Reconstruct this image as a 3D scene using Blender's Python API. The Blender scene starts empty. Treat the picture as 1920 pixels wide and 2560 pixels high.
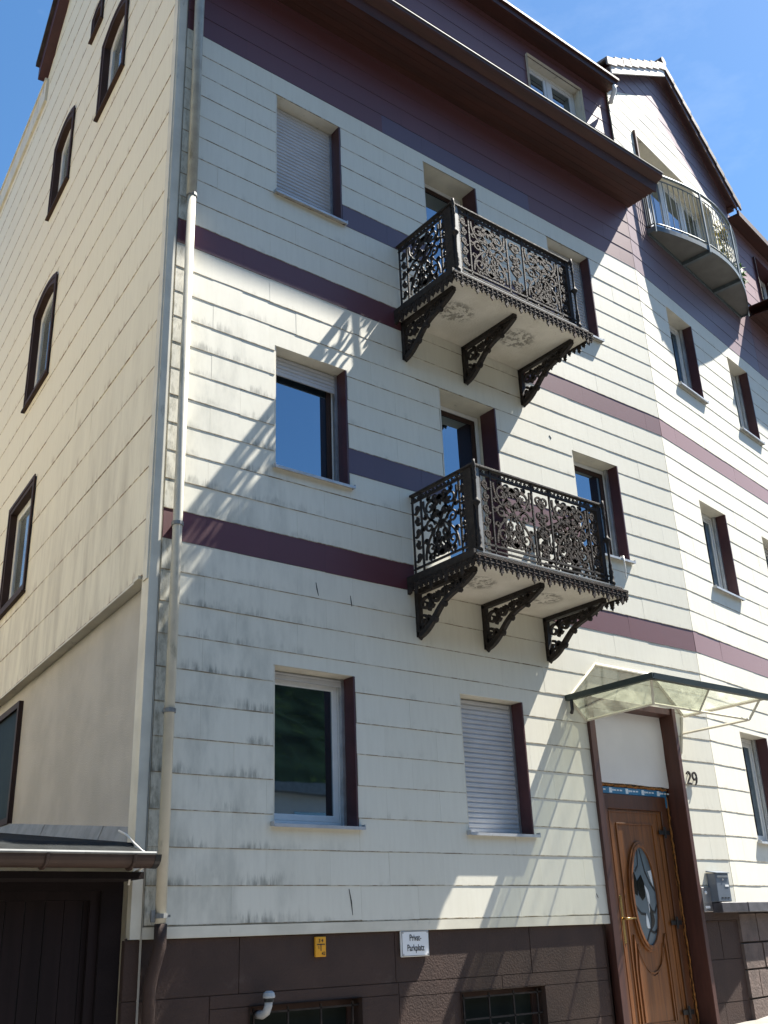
import bpy, bmesh, math, random
from mathutils import Vector, Matrix
R = math.radians
rnd = random.Random(7)
S = bpy.context.scene
COL = S.collection

# ------------------------------------------------------------------ camera
# f, pitch, roll and heading solved from the vanishing points of the facades
cam_d = bpy.data.cameras.new('camera')
cam = bpy.data.objects.new('camera', cam_d); COL.objects.link(cam); S.camera = cam
PITCH, ROLL, YAW, FPX = R(22.7026), R(-2.3325), R(38.8803), 2559.66
cam_d.sensor_fit = 'VERTICAL'; cam_d.sensor_height = 36.0; cam_d.sensor_width = 27.0
cam_d.lens = 36.0 * FPX / 2560.0
cam_d.clip_start = .05; cam_d.clip_end = 3000
fw = Vector((math.sin(YAW)*math.cos(PITCH), math.cos(YAW)*math.cos(PITCH), math.sin(PITCH)))
r0 = Vector((math.cos(YAW), -math.sin(YAW), 0)); u0_ = r0.cross(fw)
rr = math.cos(ROLL)*r0 + math.sin(ROLL)*u0_
uu = -math.sin(ROLL)*r0 + math.cos(ROLL)*u0_
CAM = Vector((0, -7.2, 0))
cam.matrix_world = Matrix(((rr.x, uu.x, -fw.x, CAM.x), (rr.y, uu.y, -fw.y, CAM.y), (rr.z, uu.z, -fw.z, CAM.z), (0, 0, 0, 1)))
def project(P):                      # picture position, used only to rank which wall panels show largest
    q = Vector(P) - CAM; d = q.dot(fw)
    if d < .1: return None
    return (960 + FPX*q.dot(rr)/d, 1280 - FPX*q.dot(uu)/d)

# ------------------------------------------------------------------ sky, sun, exposure
SUN = Vector((4.16, -1.0, 6.4)).normalized()
el = math.asin(SUN.z); az = math.atan2(SUN.x, SUN.y)
W = bpy.data.worlds.new('World'); S.world = W; W.use_nodes = True
nt = W.node_tree; bg = nt.nodes['Background']
sky = nt.nodes.new('ShaderNodeTexSky'); sky.sky_type = 'NISHITA'; sky.sun_disc = False
sky.sun_elevation = el; sky.sun_rotation = az; sky.altitude = 300; sky.air_density = 1.0; sky.dust_density = .3; sky.ozone_density = 1.4
tc = nt.nodes.new('ShaderNodeTexCoord'); mp = nt.nodes.new('ShaderNodeMapping'); mp.inputs['Scale'].default_value = (1.6, 1.6, 4.0)
no = nt.nodes.new('ShaderNodeTexNoise'); no.inputs['Scale'].default_value = 2.2; no.inputs['Detail'].default_value = 7; no.inputs['Roughness'].default_value = .62
rp = nt.nodes.new('ShaderNodeMapRange'); rp.inputs[1].default_value = .56; rp.inputs[2].default_value = .9; rp.inputs[3].default_value = 0; rp.inputs[4].default_value = .16
mx = nt.nodes.new('ShaderNodeMix'); mx.data_type = 'RGBA'; mx.inputs[7].default_value = (9.0, 9.6, 10.2, 1)
nt.links.new(tc.outputs['Generated'], mp.inputs[0]); nt.links.new(mp.outputs[0], no.inputs['Vector']); nt.links.new(no.outputs[0], rp.inputs[0])
hs = nt.nodes.new('ShaderNodeHueSaturation'); hs.inputs['Saturation'].default_value = 1.22; hs.inputs['Value'].default_value = 1.2; hs.inputs['Hue'].default_value = .497
nt.links.new(sky.outputs[0], hs.inputs['Color'])
nt.links.new(rp.outputs[0], mx.inputs[0]); nt.links.new(hs.outputs[0], mx.inputs[6]); nt.links.new(mx.outputs[2], bg.inputs[0])
bg.inputs[1].default_value = .052
sl = bpy.data.lights.new('sun', 'SUN'); sl.energy = 5.0; sl.angle = R(.53); sl.color = (1, .95, .86)
sun = bpy.data.objects.new('sun', sl); COL.objects.link(sun); sun.location = (30, -10, 40)
sun.rotation_euler = (-SUN).to_track_quat('-Z', 'Y').to_euler()
S.view_settings.view_transform = 'Standard'; S.view_settings.look = 'None'
S.view_settings.exposure = 1.8; S.view_settings.gamma = 1.0; S.view_settings.use_curve_mapping = False

# ------------------------------------------------------------------ materials
def new_mat(name):
    m = bpy.data.materials.new(name); m.use_nodes = True
    n = m.node_tree.nodes; l = m.node_tree.links
    return m, n, l, n['Principled BSDF']
def N(n, t, **kw):
    o = n.new(t)
    for k, v in kw.items(): setattr(o, k, v)
    return o
def math_node(n, l, op, a, b=None, clamp=False):
    o = n.new('ShaderNodeMath'); o.operation = op; o.use_clamp = clamp
    for i, v in enumerate((a, b)):
        if v is None: continue
        if isinstance(v, (int, float)): o.inputs[i].default_value = v
        else: l.new(v, o.inputs[i])
    return o.outputs[0]
def ramp(n, l, v, a, b, c=0., d=1.):
    o = n.new('ShaderNodeMapRange'); o.interpolation_type = 'SMOOTHSTEP'
    o.inputs[1].default_value = a; o.inputs[2].default_value = b; o.inputs[3].default_value = c; o.inputs[4].default_value = d
    l.new(v, o.inputs[0]); return o.outputs[0]
def mixc(n, l, f, a, b):
    o = n.new('ShaderNodeMix'); o.data_type = 'RGBA'
    for i, v in ((0, f), (6, a), (7, b)):
        if isinstance(v, (int, float)): o.inputs[i].default_value = v
        elif isinstance(v, tuple): o.inputs[i].default_value = (*v, 1)
        else: l.new(v, o.inputs[i])
    return o.outputs[2]
def noise(n, l, vec, scale, stretch=(1, 1, 1), detail=4, rough=.55):
    mpn = n.new('ShaderNodeMapping'); mpn.inputs['Scale'].default_value = stretch
    l.new(vec, mpn.inputs[0])
    o = n.new('ShaderNodeTexNoise'); o.inputs['Scale'].default_value = scale; o.inputs['Detail'].default_value = detail; o.inputs['Roughness'].default_value = rough
    l.new(mpn.outputs[0], o.inputs['Vector']); return o.outputs[0]
def simple(name, col, rough=.6, metal=0., var=.12, scale=6., bump=.0, bscale=60., stretch=(1, 1, 1), spec=.5, dirt=None, ior=None, coat=0):
    m, n, l, p = new_mat(name)
    pos = n.new('ShaderNodeNewGeometry').outputs['Position']
    a = noise(n, l, pos, scale, stretch)
    f = ramp(n, l, a, .3, .7)
    c = mixc(n, l, f, tuple(x*(1-var) for x in col), tuple(min(1, x*(1+var)) for x in col))
    if dirt:
        dn = ramp(n, l, noise(n, l, pos, dirt[1], dirt[3] if len(dirt) > 3 else (1, 1, 1), 7, .65), dirt[2], dirt[2]+.16)
        c = mixc(n, l, dn, c, dirt[0])
    l.new(c, p.inputs['Base Color'])
    p.inputs['Roughness'].default_value = rough; p.inputs['Metallic'].default_value = metal
    p.inputs['Specular IOR Level'].default_value = spec
    if ior: p.inputs['IOR'].default_value = ior
    if coat: p.inputs['Coat Weight'].default_value = coat; p.inputs['Coat Roughness'].default_value = .05
    if bump:
        b = n.new('ShaderNodeBump'); b.inputs['Strength'].default_value = bump; b.inputs['Distance'].default_value = .01
        l.new(noise(n, l, pos, bscale, stretch, 5), b.inputs['Height']); l.new(b.outputs[0], p.inputs['Normal'])
    return m
def panel_mat(name, c1, c2, rough, joint, jw, kind):
    """fibre-cement cladding: tone per panel, dirty joint line, streaks of mould or rust (UV map 'pan' is in metres on the panel)"""
    m, n, l, p = new_mat(name)
    pos = n.new('ShaderNodeNewGeometry').outputs['Position']
    uv = n.new('ShaderNodeUVMap'); uv.uv_map = 'pan'
    sp = n.new('ShaderNodeSeparateXYZ'); l.new(uv.outputs[0], sp.inputs[0]); u, v = sp.outputs[0], sp.outputs[1]
    at = n.new('ShaderNodeAttribute'); at.attribute_name = 'tone'
    oi = n.new('ShaderNodeObjectInfo')
    tone = math_node(n, l, 'FRACT', math_node(n, l, 'ADD', at.outputs['Fac'], oi.outputs['Random']))
    big = noise(n, l, pos, 1.3, (1, 1, .7), 5)
    c = mixc(n, l, math_node(n, l, 'ADD', math_node(n, l, 'MULTIPLY', tone, .35), math_node(n, l, 'MULTIPLY', big, .6)), c1, c2)
    # grain, streaky downwards
    gr = ramp(n, l, noise(n, l, pos, 26, (1, 1, .12), 5, .6), .35, .75, 0, .06)
    c = mixc(n, l, gr, c, joint)
    sx = n.new('ShaderNodeSeparateXYZ'); l.new(pos, sx.inputs[0])
    if kind == 'mould':
        near = ramp(n, l, sx.outputs[0], 4.0, 5.6, 1, 0)
        low = ramp(n, l, sx.outputs[2], 4.9, 6.2, 1, 0)
        foot = ramp(n, l, v, 0., .17, 1, 0)
        st = noise(n, l, pos, 15, (1.5, 1.5, .22), 7, .7)
        patch = ramp(n, l, noise(n, l, pos, 1.9, (1, 1, 1.5), 4), .42, .66)
        fac = math_node(n, l, 'MULTIPLY', math_node(n, l, 'MULTIPLY', near, low), math_node(n, l, 'MULTIPLY', ramp(n, l, math_node(n, l, 'ADD', st, math_node(n, l, 'MULTIPLY', foot, .26)), .60, .86), patch))
        fac = math_node(n, l, 'MULTIPLY', fac, math_node(n, l, 'ADD', math_node(n, l, 'MULTIPLY', foot, .75), .12))
        c = mixc(n, l, fac, c, (.10, .105, .085))
        cor = math_node(n, l, 'MULTIPLY', math_node(n, l, 'MULTIPLY', ramp(n, l, sx.outputs[0], 3.50, 3.62, 1, 0), ramp(n, l, sx.outputs[2], 6.2, 8.6, 1, .35)), ramp(n, l, noise(n, l, pos, 16, (1.4, 1.4, .5), 6, .7), .40, .70, .05, .75))
        c = mixc(n, l, cor, c, (.17, .155, .10))
        # a veil of grey all the way near the corner, and faint drips elsewhere
        veil = math_node(n, l, 'MULTIPLY', math_node(n, l, 'MULTIPLY', near, low), ramp(n, l, noise(n, l, pos, 3.2, (1, 1, .35), 6, .65), .42, .72, 0, .38))
        c = mixc(n, l, veil, c, (.21, .22, .185))
        dr = math_node(n, l, 'MULTIPLY', ramp(n, l, noise(n, l, pos, 9, (1, 1, .15), 6, .68), .60, .80, 0, .12), ramp(n, l, noise(n, l, pos, .8, (1, 1, 1), 3), .45, .7))
        c = mixc(n, l, dr, c, (.24, .23, .18))
        sm = math_node(n, l, 'MULTIPLY', ramp(n, l, v, 0., .10, .40, 0), ramp(n, l, noise(n, l, pos, 4.5, (1, 1, .6), 7, .7), .52, .72))
        c = mixc(n, l, sm, c, (.26, .25, .20))
    if kind == 'rust':
        st = ramp(n, l, noise(n, l, pos, 11, (2.2, 2.2, .05), 6, .7),   .52, .80, 0, .22)
        c = mixc(n, l, st, c, (.33, .26, .17))
        fo = math_node(n, l, 'MULTIPLY', ramp(n, l, v, .0, .14, .75, 0), ramp(n, l, noise(n, l, pos, 11, (1, 1, .25), 6, .7), .52, .68))
        c = mixc(n, l, fo, c, (.30, .19, .10))
        low_brown = math_node(n, l, 'MULTIPLY', ramp(n, l, sx.outputs[2], 2.7, 6.5, .55, 0), ramp(n, l, noise(n, l, pos, 2.4, (1.5, 1.5, .3), 6, .65), .35, .7))  # patchy brown tone, stronger towards the foot of the side wall
        c = mixc(n, l, low_brown, c, (.36, .31, .23))
    # joint line at the foot of the panel and at its end
    jn = ramp(n, l, noise(n, l, pos, 8, (1, 1, 1), 5, .7), .38, .60, .12 if kind == 'rust' else .35, 1.)
    j = math_node(n, l, 'MULTIPLY', ramp(n, l, v, jw*.5, jw*1.3, 1, 0), jn)
    j2 = math_node(n, l, 'MULTIPLY', ramp(n, l, u, jw*.2, jw*.5, .12, 0), jn)
    c = mixc(n, l, math_node(n, l, 'MAXIMUM', j, j2), c, joint)
    l.new(c, p.inputs['Base Color']); p.inputs['Roughness'].default_value = rough
    if kind == '':
        p.inputs['Sheen Weight'].default_value = .25; p.inputs['Sheen Roughness'].default_value = .45; p.inputs['Sheen Tint'].default_value = (1, .82, .80, 1)
    b = n.new('ShaderNodeBump'); b.inputs['Strength'].default_value = .05; b.inputs['Distance'].default_value = .006
    l.new(noise(n, l, pos, 40, (1, 1, .4), 5), b.inputs['Height']); l.new(b.outputs[0], p.inputs['Normal'])
    return m
M = {}
M['white'] = panel_mat('cream cladding', (.66, .635, .53), (.72, .695, .59), .62, (.20, .15, .08), .007, 'mould')
M['purple'] = panel_mat('plum cladding', (.076, .014, .020), (.094, .020, .027), .45, (.04, .02, .02), .006, '')
M['violet'] = panel_mat('violet cladding', (.060, .032, .058), (.072, .040, .070), .42, (.03, .02, .03), .006, '')
M['side'] = panel_mat('side cladding', (.74, .69, .54), (.79, .74, .59), .62, (.22, .12, .05), .010, 'rust')
M['trimw'] = simple('cream trim', (.62, .585, .48), .55, var=.10, scale=3, dirt=((.2, .19, .15), 9, .60, (1, 1, .25)))
M['render'] = simple('rough render', (.46, .44, .40), .9, var=.08, scale=2, bump=.5, bscale=90)
M['plinth'] = simple('brown plinth paint', (.042, .022, .015), .8, var=.16, scale=3, bump=.5, bscale=55, dirt=((.075, .050, .042), 2.6, .60))
M['stone'] = simple('weathered plinth stone', (.105, .075, .062), .85, var=.25, scale=5, bump=1., bscale=38, dirt=((.15, .065, .045), 3.0, .62))
M['ledge'] = simple('dark slate ledge', (.055, .05, .055), .5, var=.3, scale=9, bump=.3)
M['soffit'] = simple('red brown soffit boards', (.043, .011, .006), .60, var=.22, scale=4, stretch=(.3, 3, 3), bump=.15)
M['brown'] = simple('plum brown paint', (.060, .020, .023), .42, var=.14, scale=5)
M['casing'] = simple('dark brown casing', (.070, .026, .018), .5, var=.18, scale=5, stretch=(3, 3, .4))
M['metal'] = simple('zinc sheet', (.50, .51, .52), .42, .75, var=.14, scale=9, dirt=((.22, .21, .19), 7, .60))
M['sill'] = simple('grey sill metal', (.42, .43, .44), .45, .35, var=.12, scale=10, dirt=((.25, .24, .22), 8, .6))
M['pipe'] = simple('painted downpipe', (.50, .475, .39), .48, var=.10, scale=4, dirt=((.27, .27, .22), 7, .54, (1, 1, .3)))
M['pipe_up'] = simple('aged zinc downpipe', (.33, .34, .31), .5, .2, var=.14, scale=6, dirt=((.18, .18, .15), 7, .55, (1, 1, .3)))
M['frame'] = simple('white window frame', (.70, .71, .70), .35, var=.05)
M['sash'] = simple('brown window sash', (.046, .026, .021), .7, spec=.25, var=.1)
M['shutter'] = simple('grey shutter slats', (.47, .48, .50), .5, var=.06, scale=5, dirt=((.30, .30, .30), 6, .64))
M['iron'] = simple('black cast iron', (.024, .019, .016), .68, .0, var=.35, scale=18, bump=.4, bscale=70, spec=.3, dirt=((.085, .045, .025), 13, .60))
M['ironrust'] = simple('rusty cast iron', (.034, .025, .019), .72, .0, var=.4, scale=20, bump=.5, bscale=80, spec=.22, dirt=((.075, .040, .026), 15, .52))
M['galv'] = simple('galvanised steel', (.11, .14, .155), .5, .3, var=.15, scale=12)
M['deck'] = simple('dull zinc balcony floor', (.14, .14, .13), .55, .3, var=.12, scale=4)
M['tile'] = simple('concrete roof tile', (.22, .20, .19), .7, var=.25, scale=7, bump=.3)
M['tiledark'] = simple('dark roof tile', (.045, .032, .032), .65, var=.3, scale=7, bump=.3)
M['wood'] = simple('varnished oak', (.170, .058, .009), .5, var=.30, scale=5, stretch=(6, 6, .35), bump=.12, bscale=30, coat=.1)
M['wooddark'] = simple('dark varnished oak', (.085, .028, .008), .4, var=.25, scale=5, stretch=(6, 6, .35), coat=.2)
M['foam'] = simple('orange mounting foam', (.26, .105, .02), .9, var=.4, scale=30, bump=1., bscale=60)
M['board'] = simple('white boarding', (.72, .70, .68), .6, var=.04, scale=2)
M['brass'] = simple('brass', (.38, .26, .10), .25, .9, var=.1)
M['black'] = simple('black metal', (.02, .02, .02), .4, .2, var=.2)
M['foil'] = simple('blue foil tape', (.03, .16, .30), .4, var=.1)
M['foilw'] = simple('white foil print', (.62, .70, .75), .4, var=.05)
M['oval'] = simple('grey satin glass', (.115, .15, .17), .22, var=.12, scale=4, ior=1.6)
M['lead'] = simple('lead came', (.03, .03, .03), .4, .4)
M['opal'] = simple('white art glass', (.66, .70, .70), .2)
M['blackglass'] = simple('black art glass', (.008, .008, .009), .12)
M['mail'] = simple('grey letterbox enamel', (.13, .155, .19), .35, .2, var=.06)
M['steel'] = simple('brushed steel', (.55, .53, .52), .32, .85, var=.08)
M['pvc'] = simple('grey white pvc', (.40, .41, .41), .4, var=.08, dirt=((.3, .3, .28), 12, .6))
M['yellow'] = simple('yellow sign plate', (.72, .33, .015), .4, var=.08)
M['signw'] = simple('white enamel', (.80, .81, .80), .3, var=.02, dirt=((.55, .50, .42), 30, .72))
M['ink'] = simple('black print', (.015, .015, .015), .5)
M['garage'] = simple('dark brown garage boards', (.011, .006, .006), .75, spec=.2, var=.25, scale=4, stretch=(5, 5, .3))
M['garagewall'] = simple('dark brown garage wall', (.011, .007, .007), .9, spec=.2, var=.2, scale=4, bump=.4)
M['felt'] = simple('bitumen roof felt', (.018, .020, .020), .9, spec=.15, var=.3, scale=6, bump=.5, bscale=50)
M['canopyedge'] = simple('dark green canopy edge', (.022, .036, .032), .55, var=.2)
M['flash'] = simple('weathered flashing', (.20, .205, .20), .6, .2, var=.2, scale=6, dirt=((.08, .08, .07), 8, .58))
M['gutter'] = simple('brown copper gutter', (.055, .032, .024), .55, .2, var=.2, scale=6)
M['rope'] = simple('white cord', (.70, .68, .62), .8)
M['asphalt'] = simple('asphalt', (.06, .059, .057), .9, var=.18, scale=5, bump=.5, bscale=150)
M['paving'] = simple('pale paving', (.22, .20, .18), .85, var=.12, scale=7, bump=.3, bscale=80, dirt=((.18, .16, .14), 4, .6))
M['kerb'] = simple('granite kerb', (.30, .29, .28), .8, var=.15, scale=20)
M['hill'] = simple('wooded hillside', (.006, .011, .007), 1., var=.65, scale=.22, spec=.0, dirt=((.020, .032, .010), .5, .54))
M['pale'] = simple('pale render', (.55, .53, .50), .8, var=.05)
M['warm'] = simple('warm cream render', (.72, .60, .40), .85, var=.05)
M['leafg'] = simple('green leaves', (.085, .22, .03), .5, var=.35, scale=20)
M['leafy'] = simple('yellow flowers', (.42, .36, .09), .6, var=.3, scale=25)
M['pot'] = simple('dark plant pot', (.06, .05, .045), .6)
M['curtain'] = simple('curtain', (.50, .50, .48), .8, var=.12, scale=9, stretch=(3, 3, .1))
def glass_mat(name, base, rough=.02, ior=3.5):
    m, n, l, p = new_mat(name)
    pos = n.new('ShaderNodeNewGeometry').outputs['Position']
    c = mixc(n, l, ramp(n, l, noise(n, l, pos, 1.5), .35, .7), tuple(x*.7 for x in base), tuple(x*1.3 for x in base))
    l.new(c, p.inputs['Base Color']); p.inputs['Roughness'].default_value = rough; p.inputs['IOR'].default_value = ior; p.inputs['Specular Tint'].default_value = (.66, .84, 1, 1)
    b = n.new('ShaderNodeBump'); b.inputs['Strength'].default_value = .03; b.inputs['Distance'].default_value = .02
    l.new(noise(n, l, pos, 1.7, detail=2), b.inputs['Height']); l.new(b.outputs[0], p.inputs['Normal'])
    return m
M['glass'] = glass_mat('window glass', (.010, .013, .016))
M['glassdim'] = glass_mat('dim window glass', (.016, .020, .017), rough=.5, ior=1.1)
M['glasspale'] = glass_mat('window glass with pale curtain', (.16, .18, .18), ior=2.0)
def canopy_glass():
    m, n, l, p = new_mat('dirty wired canopy glass')
    pos = n.new('ShaderNodeNewGeometry').outputs['Position']
    tr = n.new('ShaderNodeBsdfTransparent'); tr.inputs[0].default_value = (.78, .79, .75, 1)
    tl = n.new('ShaderNodeBsdfTranslucent'); tl.inputs[0].default_value = (.72, .73, .66, 1)
    ms = n.new('ShaderNodeMixShader'); ms2 = n.new('ShaderNodeMixShader')
    f = ramp(n, l, noise(n, l, pos, 5, detail=6, rough=.7), .4, .8, .05, .24); l.new(f, ms.inputs[0])
    l.new(tr.outputs[0], ms.inputs[1]); l.new(tl.outputs[0], ms.inputs[2])
    gl = n.new('ShaderNodeBsdfGlossy'); gl.inputs['Roughness'].default_value = .08
    fr = n.new('ShaderNodeLayerWeight'); fr.inputs[0].default_value = .5
    ff = math_node(n, l, 'ADD', math_node(n, l, 'MULTIPLY', math_node(n, l, 'POWER', fr.outputs['Facing'], 5.), .6), .03)
    l.new(ff, ms2.inputs[0]); l.new(ms.outputs[0], ms2.inputs[1]); l.new(gl.outputs[0], ms2.inputs[2])
    l.new(ms2.outputs[0], n['Material Output'].inputs[0])
    return m
M['cglass'] = canopy_glass()
def slab_under():
    m, n, l, p = new_mat('cream slab with peeling paint')
    tcn = n.new('ShaderNodeTexCoord').outputs['Object']
    s = n.new('ShaderNodeSeparateXYZ'); l.new(tcn, s.inputs[0])
    pos = n.new('ShaderNodeNewGeometry').outputs['Position']
    fac = None
    for cx_ in (-.56, .36):
        dx = math_node(n, l, 'DIVIDE', math_node(n, l, 'SUBTRACT', s.outputs[0], cx_), .27)
        dy = math_node(n, l, 'DIVIDE', math_node(n, l, 'ADD', s.outputs[1], .0), .20)
        d = math_node(n, l, 'SQRT', math_node(n, l, 'ADD', math_node(n, l, 'POWER', math_node(n, l, 'ABSOLUTE', dx), 2.), math_node(n, l, 'POWER', math_node(n, l, 'ABSOLUTE', dy), 2.)))
        k = ramp(n, l, d, .6, 1.05, 1, 0)
        fac = k if fac is None else math_node(n, l, 'MAXIMUM', fac, k)
    pn = ramp(n, l, noise(n, l, pos, 20, detail=8, rough=.72), .50, .56)
    f = math_node(n, l, 'MULTIPLY', fac, pn)
    c = mixc(n, l, ramp(n, l, noise(n, l, pos, 3), .3, .7), (.58, .54, .45), (.68, .64, .55))
    c = mixc(n, l, math_node(n, l, 'MULTIPLY', f, .75), c, (.22, .20, .16))
    l.new(c, p.inputs['Base Color']); p.inputs['Roughness'].default_value = .8
    b = n.new('ShaderNodeBump'); b.inputs['Strength'].default_value = .8; b.inputs['Distance'].default_value = .01
    l.new(math_node(n, l, 'SUBTRACT', noise(n, l, pos, 40), f), b.inputs['Height']); l.new(b.outputs[0], p.inputs['Normal'])
    return m
M['slab'] = slab_under()

# ------------------------------------------------------------------ building kit
class Frame:
    """a facade: u along it, y into the house, z up"""
    def __init__(s, P, ang):
        s.P = Vector(P); s.a = ang
        s.d = Vector((math.cos(ang), math.sin(ang), 0)); s.i = Vector((-math.sin(ang), math.cos(ang), 0))
    def w(s, u, y, z): return s.P + s.d*u + s.i*y + Vector((0, 0, z))
A2, AS = R(9.4827), R(6.104)
F1 = Frame((0, 0, 0), 0)
F2 = Frame((10.6, 0, 0), A2)
FS = Frame((3.36, 0, 0), math.atan2(-math.cos(AS), -math.sin(AS)))     # u = minus the depth from the street corner
ORG = {}
def place(o, org, parent):
    if parent is not None:
        o.parent = parent; o.location = Vector(org) - ORG[parent.name]
    else: o.location = org
    ORG[o.name] = Vector(org)
class MB:
    def __init__(s): s.v = []; s.f = []; s.m = []
    def add(s, vs, fs, m=0):
        b = len(s.v); s.v += [Vector(p) for p in vs]; s.f += [tuple(b+i for i in f) for f in fs]; s.m += [m]*len(fs)
    def box(s, F, u0, u1, y0, y1, z0, z1, m=0):
        s.add([F.w(u, y, z) for z in (z0, z1) for y in (y0, y1) for u in (u0, u1)],
              [(0, 2, 3, 1), (4, 5, 7, 6), (0, 1, 5, 4), (2, 6, 7, 3), (0, 4, 6, 2), (1, 3, 7, 5)], m)
    def hexa(s, p, m=0):             # eight corners: bottom ring then top ring, counterclockwise
        s.add(p, [(3, 2, 1, 0), (4, 5, 6, 7), (0, 1, 5, 4), (1, 2, 6, 5), (2, 3, 7, 6), (3, 0, 4, 7)], m)
    def quad(s, a, b, c, d, m=0): s.add([a, b, c, d], [(0, 1, 2, 3)], m)
    def prism(s, front, back, m=0):  # two matching outlines
        n = len(front)
        s.add(list(front)+list(back), [tuple(range(n)), tuple(range(2*n-1, n-1, -1))] + [(i, n+i, n+(i+1) % n, (i+1) % n) for i in range(n)], m)
    def plate(s, F, pts, y0, y1, m=0): s.prism([F.w(u, y0, z) for u, z in pts], [F.w(u, y1, z) for u, z in pts], m)
    def ring(s, F, outer, inner, y0, y1, m=0):
        n = len(outer)
        vs = [F.w(u, y, z) for y in (y0, y1) for L in (outer, inner) for u, z in L]
        fs = []
        for i in range(n):
            j = (i+1) % n
            fs += [(i, j, n+j, n+i), (2*n+j, 2*n+i, 3*n+i, 3*n+j), (i, 2*n+i, 2*n+j, j), (n+i, n+j, 3*n+j, 3*n+i)]
        s.add(vs, fs, m)
    def tube(s, pts, r, n=8, m=0, caps=True):
        pts = [Vector(p) for p in pts]; rs = r if isinstance(r, (list, tuple)) else [r]*len(pts)
        b = len(s.v); ref = None
        for i, p in enumerate(pts):
            t = (pts[min(i+1, len(pts)-1)]-pts[max(i-1, 0)]).normalized()
            if ref is None: ref = Vector((0, 0, 1)) if abs(t.z) < .9 else Vector((1, 0, 0))
            x = (ref - t*ref.dot(t)).normalized(); y = t.cross(x); ref = x
            for k in range(n):
                a = 2*math.pi*k/n; s.v.append(p + (x*math.cos(a)+y*math.sin(a))*rs[i])
        for i in range(len(pts)-1):
            for k in range(n):
                s.f.append((b+i*n+k, b+i*n+(k+1) % n, b+(i+1)*n+(k+1) % n, b+(i+1)*n+k)); s.m.append(m)
        if caps:
            s.f += [tuple(b+k for k in range(n-1, -1, -1)), tuple(b+(len(pts)-1)*n+k for k in range(n))]; s.m += [m, m]
    def ribbon(s, place_fn, pts, w, d, m=0):
        """flat bar along a 2-D path; place_fn(a, b, depth) gives the 3-D point; w may taper"""
        n = len(pts); ws = w if isinstance(w, (list, tuple)) else [w]*n
        b = len(s.v)
        for i, (x, y) in enumerate(pts):
            p0 = pts[max(i-1, 0)]; p1 = pts[min(i+1, n-1)]
            tx, ty = p1[0]-p0[0], p1[1]-p0[1]; L = math.hypot(tx, ty) or 1; nx, ny = -ty/L*ws[i]/2, tx/L*ws[i]/2
            for dd in (-d/2, d/2):
                s.v.append(Vector(place_fn(x+nx, y+ny, dd))); s.v.append(Vector(place_fn(x-nx, y-ny, dd)))
        for i in range(n-1):
            o = b+4*i; q = o+4
            for f in ((o, o+1, q+1, q), (o+3, o+2, q+2, q+3), (o, q, q+2, o+2), (o+1, o+3, q+3, q+1)):
                s.f.append(f); s.m.append(m)
        o = b+4*(n-1); s.f += [(b, b+2, b+3, b+1), (o, o+1, o+3, o+2)]; s.m += [m, m]
    def lathe(s, base, prof, n=10, axis=Vector((0, 0, 1)), m=0):
        axis = Vector(axis).normalized(); x = axis.orthogonal().normalized(); y = axis.cross(x); b = len(s.v)
        for r, h in prof:
            for k in range(n):
                a = 2*math.pi*k/n; s.v.append(Vector(base)+axis*h+(x*math.cos(a)+y*math.sin(a))*r)
        for i in range(len(prof)-1):
            for k in range(n):
                s.f.append((b+i*n+k, b+i*n+(k+1) % n, b+(i+1)*n+(k+1) % n, b+(i+1)*n+k)); s.m.append(m)
        s.f += [tuple(b+k for k in range(n-1, -1, -1)), tuple(b+(len(prof)-1)*n+k for k in range(n))]; s.m += [m, m]
    def build(s, name, mat, parent=None, smooth=False, kind=None, bevel=0, org=None, fixn=True):
        if org is None:
            xs = [p.x for p in s.v]; ys = [p.y for p in s.v]; zs = [p.z for p in s.v]
            org = Vector(((min(xs)+max(xs))/2, (min(ys)+max(ys))/2, min(zs)))
        me = bpy.data.meshes.new(name)
        me.from_pydata([tuple(p-org) for p in s.v], [], s.f)
        mats = mat if isinstance(mat, (list, tuple)) else [mat]
        for k in mats: me.materials.append(M[k])
        if len(mats) > 1: me.polygons.foreach_set('material_index', s.m)
        if fixn:
            bm = bmesh.new(); bm.from_mesh(me); bmesh.ops.recalc_face_normals(bm, faces=bm.faces); bm.to_mesh(me); bm.free()
        if smooth: me.polygons.foreach_set('use_smooth', [True]*len(me.polygons))
        me.update()
        o = bpy.data.objects.new(name, me); COL.objects.link(o)
        place(o, org, parent)
        if kind: o['kind'] = kind
        if bevel:
            bv = o.modifiers.new('bevel', 'BEVEL'); bv.width = bevel; bv.segments = 1; bv.limit_method = 'ANGLE'
        return o
def tag(o, label, cat, group=None):
    o['label'] = label; o['category'] = cat
    if group: o['group'] = group
    return o
def thing(name, label, cat, loc, group=None):
    o = bpy.data.objects.new(name, None); COL.objects.link(o); o.empty_display_size = .2
    place(o, Vector(loc), None); return tag(o, label, cat, group)

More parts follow.
